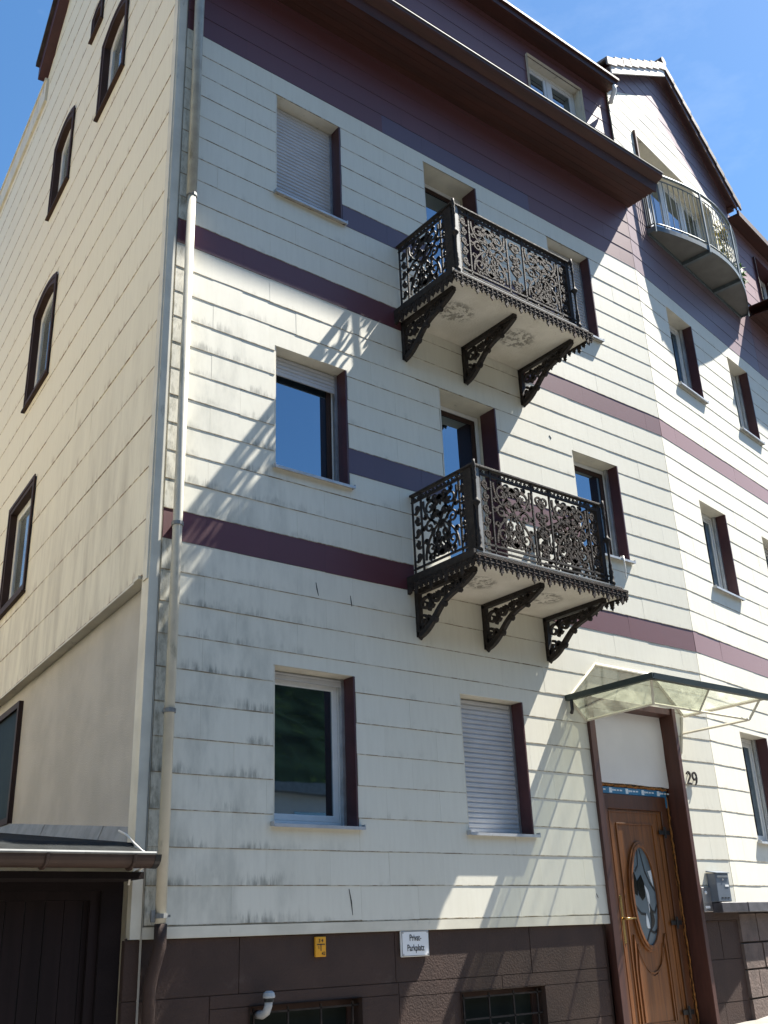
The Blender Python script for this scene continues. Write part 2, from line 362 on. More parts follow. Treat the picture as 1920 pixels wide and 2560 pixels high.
# ---- polygons for cladding
def clip(poly, fn):                  # keep where fn(u, z) >= 0
    out = []
    for i in range(len(poly)):
        a, b = poly[i], poly[(i+1) % len(poly)]; fa, fb = fn(*a), fn(*b)
        if fa >= 0: out.append(a)
        if (fa >= 0) != (fb >= 0):
            t = fa/(fa-fb); out.append((a[0]+(b[0]-a[0])*t, a[1]+(b[1]-a[1])*t))
    return out
def minus(rects, o):
    out = []
    for (a, b, c, d) in rects:
        x0, x1, y0, y1 = max(a, o[0]), min(b, o[1]), max(c, o[2]), min(d, o[3])
        if x0 >= x1 or y0 >= y1: out.append((a, b, c, d)); continue
        if c < y0: out.append((a, b, c, y0))
        if y1 < d: out.append((a, b, y1, d))
        if a < x0: out.append((a, x0, y0, y1))
        if x1 < b: out.append((x1, b, y0, y1))
    return [q for q in out if q[1]-q[0] > .012 and q[3]-q[2] > .006]
ROW, Z00 = .2684, .156
SPECS = []
def clad(parent, F, u0, u1, rows, pw, rh, zbase, openings, colour, cuts=(), uend=None, off=0.):
    """panel cells of a clad wall, openings cut out"""
    ue = u1 if uend is None else uend
    for k in rows:
        z = zbase + k*rh
        sh = 0 if k % 2 else .5
        j0 = math.floor((u0-ue)/pw) - 1; j1 = math.ceil((u1-ue)/pw) + 1
        for j in range(j0, j1+1):
            a = ue + (j+sh)*pw; b = a + pw - .0006
            segs = [(a, b, colour(k, (a+b)/2))]
            for lim in BREAKS.get((id(F), k), ()):
                if a < lim < b: segs = [(a, lim-.002, colour(k, (a+lim)/2)), (lim, b, colour(k, (lim+b)/2))]
            for (a_, b_, col) in segs:
                rects = [(max(a_, u0), min(b_, u1), z, z+rh)]
                if rects[0][1]-rects[0][0] < .012: continue
                for o in openings: rects = minus(rects, o)
                polys = []
                for (x0, x1, y0, y1) in rects:
                    p = [(x0, y0), (x1, y0), (x1, y1), (x0, y1)]
                    for c in cuts: p = clip(p, c) if p else p
                    if len(p) >= 3: polys.append(p)
                if not polys: continue
                au = min(q[0] for p in polys for q in p)
                SPECS.append(dict(F=F, org=(au, z), polys=[[(x-au, y-z) for x, y in p] for p in polys], mat=col, parent=parent, h=rh, off=off,
                                  full=(len(polys) == 1 and len(polys[0]) == 4 and abs(polys[0][1][0]-(pw-.0006)) < 1e-4 and len(rects) == 1 and rects[0][3]-rects[0][2] > rh-1e-4 and not cuts)))
BREAKS = {}
def spec_geom(s, place_fn):
    H = s['h']; vs = []; fs = []; uv = []
    yf = lambda z: -.0105 + .0042*z/H
    for p in s['polys']:
        n = len(p); b = len(vs)
        vs += [place_fn(x, yf(z), z) for x, z in p] + [place_fn(x, .004, z) for x, z in p]
        uv += list(p)+list(p)
        fs.append(tuple(b+i for i in range(n)))
        fs += [(b+i, b+n+i, b+n+(i+1) % n, b+(i+1) % n) for i in range(n)]
    return vs, fs, uv
def fill_uv(me, uv, tone=None):
    l = me.uv_layers.new(name='pan')
    for lp in me.loops: l.data[lp.index].uv = uv[lp.vertex_index]
    if tone is not None:
        at = me.attributes.new('tone', 'FLOAT', 'POINT'); at.data.foreach_set('value', tone)
def make_panels(house, limit=300):
    """the panels that show largest become parts one by one, the rest one joined part"""
    global SPECS
    for s in SPECS:
        F = s['F']; tot = 0; vis = False
        for p in s['polys']:
            q = [project(F.w(s['org'][0]+x, 0, s['org'][1]+z)) for x, z in p]
            if None in q: continue
            q = [(min(max(x, 0), 1920), min(max(y, 0), 2560)) for x, y in q]
            tot += abs(sum(q[i][0]*q[(i+1) % len(q)][1]-q[(i+1) % len(q)][0]*q[i][1] for i in range(len(q))))/2
        s['area'] = tot
    SPECS.sort(key=lambda s: -s['area'])
    one, rest = [s for s in SPECS[:limit] if s['area'] > 60], [s for s in SPECS[limit:]] + [s for s in SPECS[:limit] if s['area'] <= 60]
    cache = {}
    for s in one:
        F = s['F']; key = (s['full'], round(s['h'], 3), s['mat'], round(s['polys'][0][1][0], 3)) if s['full'] else None
        me = cache.get(key) if key else None
        if me is None:
            vs, fs, uv = spec_geom(s, lambda x, y, z: (x, y, z))
            me = bpy.data.meshes.new('panel'); me.from_pydata(vs, [], fs); me.materials.append(M[s['mat']]); fill_uv(me, uv)
            if key: cache[key] = me
        o = bpy.data.objects.new('panel', me); COL.objects.link(o)
        place(o, F.w(s['org'][0], s['off'] + rnd.gauss(0, .0003), s['org'][1] + rnd.gauss(0, .0012)), s['parent'])
        o.rotation_euler = (rnd.gauss(0, .0018), rnd.gauss(0, .0009), F.a)
    if rest:
        mats = sorted(set(s['mat'] for s in rest)); V = []; Fc = []; UV = []; MI = []; T = []
        for s in rest:
            F = s['F']; t = rnd.random(); dy = s['off'] + rnd.gauss(0, .0003)
            vs, fs, uv = spec_geom(s, lambda x, y, z: F.w(s['org'][0]+x, y+dy, s['org'][1]+z))
            b = len(V); V += vs; Fc += [tuple(b+i for i in f) for f in fs]; UV += uv; MI += [mats.index(s['mat'])]*len(fs); T += [t]*len(vs)
        org = ORG[house.name]; me = bpy.data.meshes.new('panel')
        me.from_pydata([tuple(p-org) for p in V], [], Fc)
        for k in mats: me.materials.append(M[k])
        me.polygons.foreach_set('material_index', MI); fill_uv(me, UV, T)
        o = bpy.data.objects.new('panel', me); COL.objects.link(o); place(o, org, house); o['kind'] = 'stuff'
    SPECS = []
def wall_mesh(F, u0, u1, z0, z1, openings, y=.008, depth=.42, cuts=()):
    """the wall behind the cladding with its window openings and their reveals"""
    mb = MB()
    rects = [(u0, u1, z0, z1)]
    for o in openings: rects = minus(rects, o)
    for (a, b, c, d) in rects:
        p = [(a, c), (b, c), (b, d), (a, d)]
        for cu in cuts: p = clip(p, cu) if p else p
        if len(p) >= 3: mb.add([F.w(x, y, z) for x, z in p], [tuple(range(len(p)))])
    for (a, b, c, d) in openings:
        a, b, c, d = max(a, u0), min(b, u1), max(c, z0), min(d, z1)
        for (x0, zz0, x1, zz1), ok in (((a, c, a, d), 1), ((b, c, b, d), 1), ((a, d, b, d), d < z1), ((a, c, b, c), c > z0)):
            if not ok: continue
            mb.quad(F.w(x0, -.004, zz0), F.w(x1, -.004, zz1), F.w(x1, depth, zz1), F.w(x0, depth, zz0))
        mb.quad(F.w(a, depth, c), F.w(b, depth, c), F.w(b, depth, d), F.w(a, depth, d))
    return mb
def rectl(a, b, c, d, e=0.): return [(a+e, c+e), (b-e, c+e), (b-e, d-e), (a+e, d-e)]
def window(house, F, u0, u1, z0, z1, glass='glass', shut=0., sash='frame', dep=.15, name='window', sill=True, div=1, label=None, reveal='brown', rail=True):
    mb = MB(); fw_ = .05
    mb.ring(F, rectl(u0+.004, u1-.004, z0+.004, z1-.004), rectl(u0, u1, z0, z1, fw_), dep+.035, dep+.095)
    if div > 1:
        for k in range(1, div):
            um = u0+(u1-u0)*k/div; mb.box(F, um-.035, um+.035, dep+.037, dep+.093, z0+fw_, z1-fw_)
    w_ = mb.build(name, 'frame', house, bevel=.004)
    if label: w_['label'] = label
    for k in range(div):
        a = u0+(u1-u0)*k/div + (fw_ if k == 0 else .035); b = u0+(u1-u0)*(k+1)/div - (fw_ if k == div-1 else .035)
        mb = MB(); mb.ring(F, rectl(a+.002, b-.002, z0+fw_+.002, z1-fw_-.002), rectl(a, b, z0+fw_, z1-fw_, .055), dep+.045, dep+.085); mb.build('sash', sash, w_, bevel=.004)
        mb = MB(); mb.box(F, a+.054, b-.054, dep+.062, dep+.074, z0+fw_+.054, z1-fw_-.054); mb.build('pane', glass, w_)
    for (a, b, yy) in ((u0+.002, u0+.020, .0), (u1-.020, u1-.002, -.014)):
        mb = MB(); mb.box(F, a, b, yy, dep-.022, z0+.002, z1-.002); mb.build('reveal_board', reveal if yy else 'trimw', w_)
    if rail:
        for (a, b) in ((u0+.021, u0+.05), (u1-.05, u1-.021)):
            mb = MB(); mb.box(F, a, b, dep-.02, dep+.02, z0+.012, z1-.004); mb.build('guide_rail', 'metal', w_)
    if sill:
        mb = MB(); mb.hexa([F.w(u0-.015, -.060, z0-.012), F.w(u1+.03, -.060, z0-.012), F.w(u1+.03, dep+.03, z0+.002), F.w(u0-.015, dep+.03, z0+.002),
                            F.w(u0-.015, -.060, z0-.004), F.w(u1+.03, -.060, z0-.004), F.w(u1+.03, dep+.03, z0+.012), F.w(u0-.015, dep+.03, z0+.012)])
        mb.box(F, u0-.015, u1+.03, -.064, -.058, z0-.030, z0-.004)
        for a, b in ((u0-.022, u0-.013), (u1+.028, u1+.037)): mb.box(F, a, b, -.062, -.012, z0-.026, z0+.014)
        mb.build('sill', 'sill', w_)
    if shut > 0:
        mb = MB(); zt = z1-.006; zb = z1-(z1-z0-.016)*shut; sh = .046; n = max(1, int(round((zt-zb)/sh))); sh = (zt-zb)/n
        for k in range(n):
            a = zb+k*sh; prof = [(.003, a), (-.010, a+.22*sh), (-.011, a+.70*sh), (.003, a+.96*sh)]
            for (y0, q0), (y1, q1) in zip(prof, prof[1:]):
                mb.quad(F.w(u0+.03, dep+y0, q0), F.w(u1-.03, dep+y0, q0), F.w(u1-.03, dep+y1, q1), F.w(u0+.03, dep+y1, q1))
            mb.quad(F.w(u0+.03, dep+.003, a+.96*sh), F.w(u1-.03, dep+.003, a+.96*sh), F.w(u1-.03, dep+.003, a+sh), F.w(u0+.03, dep+.003, a+sh))
        mb.box(F, u0+.03, u1-.03, dep-.009, dep+.006, zb-.035 if shut < .99 else zb, zb+.002)
        mb.build('roller_shutter', 'shutter', w_, fixn=False)
    return w_
def arch(a, b, c, d, rise, e=0.):
    m = (a+b)/2; w_ = (b-a)/2-e
    top = [(m+w_*t, d-e-rise*t*t) for t in (1, .66, .33, 0, -.33, -.66, -1)]
    return [(a+e, c+e), (b-e, c+e)] + top
def side_window(house, F, v0, v1, z0, z1, rise=.13, glass='glasspale'):
    u0, u1 = -v1, -v0
    mb = MB(); mb.ring(F, arch(u0, u1, z0, z1, rise), arch(u0, u1, z0, z1, rise, .085), -.03, .085)
    mb.ring(F, arch(u0-.02, u1+.02, z0-.02, z1+.02, rise), arch(u0, u1, z0, z1, rise, .03), -.04, -.025)
    w_ = mb.build('window', 'sash', house)
    mb = MB(); mb.ring(F, arch(u0, u1, z0, z1, rise, .086), arch(u0, u1, z0, z1, rise, .19), .055, .12)
    mb.build('frame', 'frame', w_)
    mb = MB(); mb.plate(F, arch(u0, u1, z0, z1, rise, .188), .072, .082); mb.build('pane', glass, w_)
    mb = MB(); mb.box(F, u0-.03, u1+.03, -.06, .05, z0-.045, z0-.021); mb.build('sill', 'sash', w_)
    if rise > 0:
        o = arch(u0, u1, z0, z1, rise)[2:]
        mb = MB(); mb.plate(F, [(u1, z1), o[3], o[2], o[1], o[0]], -.003, .02); mb.plate(F, [(u0, z1), o[6], o[5], o[4], o[3]], -.003, .02)
        mb.build('head_board', 'trimw', w_)
    return w_

# ------------------------------------------------------------------ ground and surroundings
def gz(x, y): return -.93 + .055*(x-10.6) + .02*y
def sheet(name, mat, pts, lift, sub=1):
    mb = MB(); mb.add([(x, y, gz(x, y)+lift) for x, y in pts], [tuple(range(len(pts)))])
    o = mb.build(name, mat); o['kind'] = 'structure'; return o
sheet('street', 'asphalt', [(-150, -220), (220, -220), (220, 150), (-150, 150)], -.14)
def along(u, off): p = F2.w(u, -off, 0); return (p.x, p.y)
sheet('pavement', 'paving', [(-6, -1.75), (10.75, -1.75), along(14, 1.75), along(14, -.2), (10.6, .1), (-6, .1)], 0.)
mb = MB()
kp = [(-6, -1.75), (10.75, -1.75), along(14, 1.75)]
for (a, b) in zip(kp, kp[1:]):
    n = int(math.hypot(b[0]-a[0], b[1]-a[1])/1.0)
    for k in range(n):
        p = [a[i]+(b[i]-a[i])*k/n for i in (0, 1)]; q = [a[i]+(b[i]-a[i])*(k+.99)/n for i in (0, 1)]
        mb.hexa([(p[0], p[1]-.15, gz(*p)-.15), (q[0], q[1]-.15, gz(*q)-.15), (q[0], q[1]-.003, gz(*q)-.15), (p[0], p[1]-.003, gz(*p)-.15),
                 (p[0], p[1]-.15, gz(*p)+.004), (q[0], q[1]-.15, gz(*q)+.004), (q[0], q[1]-.003, gz(*q)+.004), (p[0], p[1]-.003, gz(*p)+.004)])
mb.build('kerb', 'kerb')['kind'] = 'structure'
# wooded slope across the valley: what the ground-floor panes mirror
from mathutils import noise as mn
mb = MB(); nx, ny = 90, 30
for j in range(ny+1):
    for i in range(nx+1):
        x = -190 + 420*i/nx; y = -62 - 138*j/ny; t = j/ny
        h = -3 + 54*min(1, t*1.9)**.9 + 5*mn.noise(Vector((x*.03, y*.03, 0))) + 2.2*mn.noise(Vector((x*.16, y*.16, 3))) + 1.2*mn.noise(Vector((x*.4, y*.4, 7)))
        mb.v.append(Vector((x, y, h)))
for j in range(ny):
    for i in range(nx):
        a = j*(nx+1)+i; mb.f.append((a, a+1, a+nx+2, a+nx+1)); mb.m.append(0)
mb.build('wooded_hill', 'hill', fixn=False)['kind'] = 'structure'
oh = thing('flat_house', 'low pale house across the street with a flat roof', 'house', (13, -30, -2))
FO = Frame((20, -28, 0), math.pi)
mb = MB(); mb.box(FO, -14, 3, 0, 6, -2.5, 5.6); mb.build('wall', 'pale', oh)
mb = MB(); mb.box(FO, -14.4, 3.4, -.5, 6.4, 5.604, 6.0); mb.build('roof', 'flash', oh)
for k in range(4):
    mb = MB(); mb.box(FO, -12.5+3.6*k, -10.6+3.6*k, -.03, .05, 3.3, 4.9); mb.build('window', 'glass', oh)

ln = thing('side_house', 'unseen cream house across the yard, bouncing warm light onto the side wall', 'house', (-9, 8, -2))  # unseen; its height and warm colour serve the bounce light on the side wall
FN = Frame((-5.5, 1, 0), math.pi/2)
mb = MB(); mb.box(FN, 0, 15, 0, 8, -2.5, 11); mb.build('wall', 'warm', ln)
mb = MB(); mb.prism([FN.w(-.4, -.4, 10.99), FN.w(-.4, 4, 14.5), FN.w(-.4, 8.4, 10.99)], [FN.w(15.4, -.4, 10.99), FN.w(15.4, 4, 14.5), FN.w(15.4, 8.4, 10.99)]); mb.build('roof', 'tiledark', ln)
for k in range(4):
    for z in (.6, 3.4, 6.2):
        mb = MB(); mb.box(FN, 1.5+3.4*k, 2.7+3.4*k, -.03, .05, z, z+1.4); mb.build('window', 'glass', ln)

# ------------------------------------------------------------------ the long house with the balconies
XC = 10.6; XL = 3.36; EAVE = 9.87
house = thing('apartment_house', 'cream clad apartment house with plum bands and dark eaves, on the left of the bend', 'house', (7, 3, -1.2))
A = (4.535, 5.386); B = (6.635, 7.488); C = (8.725, 9.555)
wins = {'A0': (*A, .893, 2.18), 'A1': (*A, 4.03, 5.32), 'A2': (*A, 7.15, 8.475), 'B0': (*B, .885, 2.165),
        'C1': (*C, 4.07, 5.34), 'C2': (*C, 7.165, 8.48), 'D1': (6.63, 7.475, 3.22, 5.52), 'D2': (6.61, 7.48, 6.28, 8.64), 'door': (8.50, 9.93, -1.2, 2.31)}
def band(k, u):
    if k in (11, 22): return 'white' if 6.15 < u < 7.97 else 'purple'
    if k == 32 and 6.0 < u < 8.6: return 'violet'
    if k >= 32: return 'purple'
    if k in (15, 26) and 5.386 < u < 8.725: return 'violet' if u < 7 else 'purple'
    return 'white'
for k in (15, 26): BREAKS[(id(F1), k)] = (5.388, 8.723)
for k in (11, 22): BREAKS[(id(F1), k)] = (6.15, 7.97)
ops1 = list(wins.values())
front = wall_mesh(F1, XL+.08, XC, .07, EAVE, ops1).build('front_wall', 'trimw', house)
clad(front, F1, XL+.105, XC-.004, range(0, 37), .612, ROW, Z00, ops1, band)
# upper storey above the eave
mb = wall_mesh(F1, XL, XC+.1, 10.0, 12.3, [(8.80, 9.97, 10.9, 11.76)], y=.05)
upper = mb.build('upper_wall', 'trimw', house)
clad(upper, F1, XL, XC+.12, range(38, 45), .612, ROW, Z00, [(8.80, 9.97, 10.9, 11.76)], lambda k, u: 'purple', off=.044)
# side wall
sidew = [(4.25, 5.5, 3.93, 5.38, 0.0), (4.2, 5.35, 6.82, 8.44, .13), (4.17, 5.16, 9.9, 11.28, .13), (1.85, 2.86, 9.86, 11.2, .13), (3.1, 3.57, 11.86, 12.3, .06)]
opsS = [(-v1, -v0, z0, z1) for v0, v1, z0, z1, _ in sidew]
mb = wall_mesh(FS, -15, -.0, 2.80, 13.55, opsS, depth=.2)
mb.add([FS.w(u, .008, z) for u, z in ((-6.35, 13.55), (-1.15, 13.55), (-3.3, 16.2), (-6.35, 14.08))], [(0, 1, 2, 3)])
side = mb.build('side_wall', 'trimw', house)
def scut(u, z):
    v = -u
    if v > 6.35: return 13.58-z
    return (16.2-.695*(v-3.3) if v > 3.3 else 12.0+1.28*v) - z
clad(side, FS, -13, -.10, range(0, 29), 1.28, .485, 2.80, opsS, lambda k, u: 'side', cuts=[scut])
mb = MB(); mb.box(FS, -.098, -.0, -.012, .03, 2.74, 11.9); mb.box(F1, XL+.002, XL+.085, -.014, .05, .072, EAVE); mb.build('corner_trim', 'trimw', house)
mb = MB(); mb.box(F1, XL+.09, 8.44, -.016, .02, .072, .150); mb.build('drip_trim', 'trimw', house)
mb = MB(); mb.box(FS, -15, -.14, -.016, .085, 2.778, 2.796); mb.box(FS, -.26, -.14, -.035, .085, 2.772, 2.80); mb.build('drip_edge', 'trimw', house)
mb = MB(); mb.quad(FS.w(-15, .09, -1.5), FS.w(0.02, .09, -1.5), FS.w(0.02, .09, 2.79), FS.w(-15, .09, 2.79))
mb.quad(FS.w(-15, .09, 2.786), FS.w(0.0, .09, 2.786), FS.w(0, .0, 2.786), FS.w(-15, 0., 2.786))
lw = mb.build('lower_side_wall', 'render', house)
mb = MB(); mb.box(FS, -.14, -.03, -.0, .088, .6, 2.76); mb.build('corner_board', 'trimw', house)
mb = MB(); mb.ring(FS, rectl(-5.6, -4.2, 1.3, 2.62), rectl(-5.6, -4.2, 1.3, 2.62, .07), .04, .10)
bw = mb.build('window', 'sash', house); mb = MB(); mb.box(FS, -5.53, -4.27, .07, .088, 1.37, 2.55); mb.build('pane', 'glassdim', bw)
for v0, v1, z0, z1, r_ in sidew: side_window(house, FS, v0, v1, z0, z1, r_)
# rear parapet and gable verge against the sky
mb = MB(); mb.box(FS, -15, -6.36, -.05, .15, 13.16, 13.60); mb.box(FS, -15, -6.36, -.075, .2, 13.60, 13.64); mb.build('parapet', 'trimw', house)
mb = MB(); P = [(-6.55, 13.72), (-6.55, 13.98), (-3.3, 16.30), (-3.3, 16.02)]; mb.plate(FS, P, -.16, .1); mb.build('verge_board', 'brown', house)
mb = MB(); P = [(-6.55, 13.985), (-6.55, 14.07), (-3.3, 16.39), (-.2, 12.42), (-.2, 12.32), (-3.3, 16.305)]; mb.plate(FS, P, -.22, .6)
mb.hexa([FS.w(-6.55, .6, 13.985), FS.w(-3.3, .6, 16.305), FS.w(-3.3, 7.2, 16.305), FS.w(-6.55, 7.2, 13.985), FS.w(-6.55, .6, 14.07), FS.w(-3.3, .6, 16.39), FS.w(-3.3, 7.2, 16.39), FS.w(-6.55, 7.2, 14.07)])
mb.add([(XL, -.22, 12.172), (XC+.1, -.22, 12.172), (XC-.3, 3.3, 16.2), (XL+.4, 3.3, 16.2)], [(0, 1, 2, 3)])
mb.build('roof', 'tiledark', house)
# plinth: painted blocks
def plinth(parent, F, u0, u1, ztop, zbot, mat, bl, bh, ops=(), y0=.0, seed=1, jw=.006, ch=.008, dv=.006):
    r_ = random.Random(seed); k = 0; z = ztop
    while z > zbot:
        h_ = bh*(r_.uniform(.9, 1.1)); u = u0 - r_.uniform(0, bl*.6)
        while u < u1:
            L = bl*r_.uniform(.8, 1.25); rects = [(max(u, u0), min(u+L-jw, u1), z-h_+jw, z)]
            for o in ops: rects = minus(rects, o)
            rects = [q for q in rects if q[1]-q[0] > .03 and q[3]-q[2] > .02]
            if rects:
                mb = MB(); d_ = r_.uniform(-dv, dv*.7)
                for (a, b, c, d) in rects:
                    e = min(ch, (b-a)/3, (d-c)/3)
                    mb.hexa([F.w(a, .06, c), F.w(b, .06, c), F.w(b, .06, d), F.w(a, .06, d), F.w(a+e, y0+d_, c+e), F.w(b-e, y0+d_, c+e), F.w(b-e, y0+d_, d-e), F.w(a+e, y0+d_, d-e)])
                mb.build('stone', mat, parent)
            u += L
        z -= h_
bas = [(4.35, 5.38, -1.15, -.41), (6.44, 7.46, -1.15, -.43), (8.36, 9.95, -1.4, .1)]
mb = wall_mesh(F1, XL-.02, XC, -1.7, .08, bas, y=.022)
pl = mb.build('plinth', 'plinth', house)
plinth(pl, F1, XL-.02, XC, .068, -1.5, 'plinth', 1.45, .42, bas, y0=.015, jw=.0012, ch=.003, dv=.0015)
for (a, b, c, d) in bas[:2]:
    mb = MB(); mb.ring(F1, rectl(a+.005, b-.005, c, d-.005), rectl(a, b, c, d, .06), .12, .17); bw = mb.build('basement_window', 'sash', house)
    mb = MB(); mb.box(F1, a+.06, b-.06, .14, .15, c+.06, d-.06); mb.build('pane', 'glassdim', bw)
    mb = MB(); pf = lambda x, y, dd: F1.w(x, .05+dd, y)
    for k in range(4): x = a+.06+(b-a-.12)*k/3; mb.ribbon(pf, [(x, c), (x, d-.02)], .014, .014)
    for z in (d-.05, d-.22): mb.ribbon(pf, [(a, z), (b, z)], .014, .014)
    for k, s_ in ((1.5, 1), (3.5, -1), (2.5, 1)):
        cx = a+.06+(b-a-.12)*k/5
        for q in (-1, 1):
            pts = [(cx+q*(.05-.0)-q*.05*(1-t/14)*math.cos(t*.55), d-.32+.06*(1-t/14)*math.sin(t*.55)*s_) for t in range(14)]
            mb.ribbon(pf, pts, .012, .012)
    mb.build('grille', 'iron', bw)
# main windows
window(house, F1, *wins['A0'], shut=.03)
w_ = window(house, F1, *wins['A1'], shut=.14, sash='sash')
window(house, F1, *wins['A2'], shut=1.)
window(house, F1, *wins['B0'], shut=1.)
window(house, F1, *wins['C1'], sash='sash')
window(house, F1, *wins['C2'], shut=1.)
window(house, F1, *wins['D1'], sash='sash', dep=.24, name='balcony_door', sill=False, rail=False)
window(house, F1, *wins['D2'], sash='sash', dep=.24, name='balcony_door', sill=False, rail=False)
window(house, Frame((0, .05, 0), 0), 8.80, 9.97, 10.9, 11.76, div=2, name='window', reveal='trimw', sill=False, rail=False, dep=.07)
# eave: boarded soffit, fascia, drip edge
def eave(parent, F, u0, u1, zs, depth, lip, nb=5, endcap=True):
    mb = MB(); mb.quad(F.w(u0, .05, zs+.03), F.w(u1, .05, zs+.03), F.w(u1, -depth, zs+.03), F.w(u0, -depth, zs+.03)); mb.box(F, u0, u1, -depth-.004, .03, zs+.20, zs+.214); mb.build('eave', 'soffit', parent)
    e = bpy.data.objects[[o.name for o in parent.children if o.name.startswith('eave')][-1]]
    for k in range(nb):
        a = .0-(depth)*k/nb; b = a-depth/nb+.006
        mb = MB(); mb.box(F, u0+.01, u1-.01, b, a, zs-.022*k/nb, zs+.02-.022*k/nb); mb.build('soffit_board', 'soffit', e)
    mb = MB(); prof = [(-depth+.004, zs-.026), (-depth-.02, zs-.03), (-depth-.05, zs+.10), (-depth-lip+.02, zs+.135), (-depth-lip, zs+.155), (-depth-lip, zs+.20), (-depth+.004, zs+.20)]
    mb.prism([F.w(u0, y, z) for y, z in prof], [F.w(u1+.012, y, z) for y, z in prof]); mb.build('fascia', 'soffit', e)
    mb = MB(); mb.box(F, u0, u1+.02, -depth-lip-.012, -depth-lip+.06, zs+.203, zs+.215); mb.build('drip_strip', 'flash', e)
    return e
e = eave(house, F1, XL-.06, XC+.10, EAVE, .47, .17, 5)
mb = MB(); mb.add([F1.w(u, y, z) for u in (XL, XC-.02) for y, z in ((-.64, 10.088), (.05, 10.22))], [(0, 2, 3, 1)]); mb.build('skirt_roof', 'tiledark', house)
mb = MB(); mb.box(F1, XL-.1, XC+.02, -.16, .06, 12.06, 12.10); mb.box(F1, XL-.1, XC+.03, -.20, -.16, 12.03, 12.16); mb.box(F1, XL-.1, XC+.04, -.235, -.20, 12.13, 12.17); mb.build('upper_eave', 'soffit', house)
mb = MB(); mb.tube([(XC-.05, -.18, 12.03), (XC-.03, -.17, 11.95), (XC-.02, -.10, 11.87), (XC-.02, -.05, 11.78)], .035, 8); mb.build('gutter_outlet', 'frame', house, smooth=True)
# downpipe
XP, YP = 3.555, -.085
mb = MB(); mb.tube([(XP-.01, -.5, 9.95), (XP-.01, -.42, 9.86), (XP-.005, YP-.02, 9.45), (XP-.005, YP, 9.3), (XP-.005, YP, 6.58)], [.05]*5, 12)
dp = mb.build('downpipe', 'pipe_up', house, smooth=True)
mb = MB(); mb.tube([(XP, YP, 6.57), (XP, YP, .17)], .040, 12); mb.build('lower_pipe', 'pipe', dp, smooth=True)
mb = MB(); mb.tube([(XP+.005, YP, .168), (XP+.005, YP, .02), (XP-.03, YP+.02, -.14), (XP-.045, YP+.03, -.24), (XP-.045, YP+.03, -1.6)], .045, 12); mb.build('foot_pipe', 'plinth', dp, smooth=True)
for z in (6.585, 3.22, 1.68, .22):
    mb = MB(); mb.tube([(XP, YP, z-.016), (XP, YP, z+.016)], .050, 12); mb.box(F1, XP-.012, XP+.012, YP, .02, z-.012, z+.012)
    if z < .3: mb.box(F1, XP-.075, XP-.045, YP-.01, YP+.01, z-.04, z+.04); mb.box(F1, XP+.045, XP+.075, YP-.006, YP+.006, z-.008, z+.008)
    mb.build('clamp', 'flash', dp)

# ------------------------------------------------------------------ front door
DY = .17
door = None
mb = MB(); a, b, c, d = 8.50, 9.93, -1.12, 2.31
mb.box(F1, 8.44, 8.525, -.045, .05, -1.2, 2.34); mb.box(F1, 8.526, 8.56, -.02, DY, -1.2, 2.30); mb.box(F1, 9.895, 9.955, -.04, DY+.02, -1.2, 2.34)
mb.box(F1, 8.526, 9.894, -.02, DY, 2.262, 2.338)
door = mb.build('front_door', 'casing', house, bevel=.004); door['label'] = 'brown oak front door with an oval glass light under a white panel'
FD = Frame((0, DY, 0), 0)
L0, L1, LB, LT = 8.80, 9.70, -.98, 1.205
mb = MB(); mb.ring(FD, rectl(8.565, 9.80, -1.1, 1.36), [(L0, LB), (L1, LB), (L1, LT), (L0, LT)], -.02, .07); mb.build('door_frame', 'wooddark', door, bevel=.006)
mb = MB(); mb.box(FD, L0+.004, L1-.004, .0, .055, LB+.004, LT-.004); mb.build('leaf', 'wood', door)
# raised mouldings on the leaf
def ell(cx, cz, a, b, n=40): return [(cx+a*math.cos(2*math.pi*k/n), cz+b*math.sin(2*math.pi*k/n)) for k in range(n)]
OX, OZ, OA, OB = 9.240, .335, .185, .485
mb = MB(); mb.ring(FD, ell(OX, OZ, OA+.055, OB+.06), ell(OX, OZ, OA, OB), -.022, .004); mb.ring(FD, ell(OX, OZ, OA+.03, OB+.035), ell(OX, OZ, OA, OB), -.034, -.020)
mb.build('oval_moulding', 'wood', door, smooth=False, bevel=.003)
mb = MB(); mb.ring(FD, rectl(L0+.12, L1-.16, LB+.10, LT-.14), rectl(L0+.12, L1-.16, LB+.10, LT-.14, .016), -.010, .002)
mb.ring(FD, rectl(L0+.02, L1-.06, LB+.02, LT-.02), rectl(L0+.02, L1-.06, LB+.02, LT-.02, .012), -.008, .002)
q = [(8.96, -.90), (9.50, -.90), (9.50, -.36)] + [(OX+.265*math.cos(t), OZ-.18-.56*math.sin(t)) for t in [R(k) for k in range(20, 161, 14)]] + [(8.96, -.36)]
cx, cz = 9.23, -.6; qi = [(cx+(x-cx)*.93, cz+(z-cz)*.93) for x, z in q]
mb.ring(FD, q, qi, -.016, .002); qj = [(cx+(x-cx)*.80, cz+(z-cz)*.84) for x, z in q]; mb.plate(FD, qj, -.012, .002)
mb.build('panel_moulding', 'wood', door, bevel=.004)
mb = MB(); mb.plate(FD, ell(OX, OZ, OA+.004, OB+.004), -.012, -.002); ov = mb.build('oval_pane', 'oval', door)
def art(name, mat, pts, y):
    mb = MB(); mb.plate(FD, [(OX+x*OA, OZ+z*OB) for x, z in pts], y-.003, y+.002); mb.build(name, mat, door)
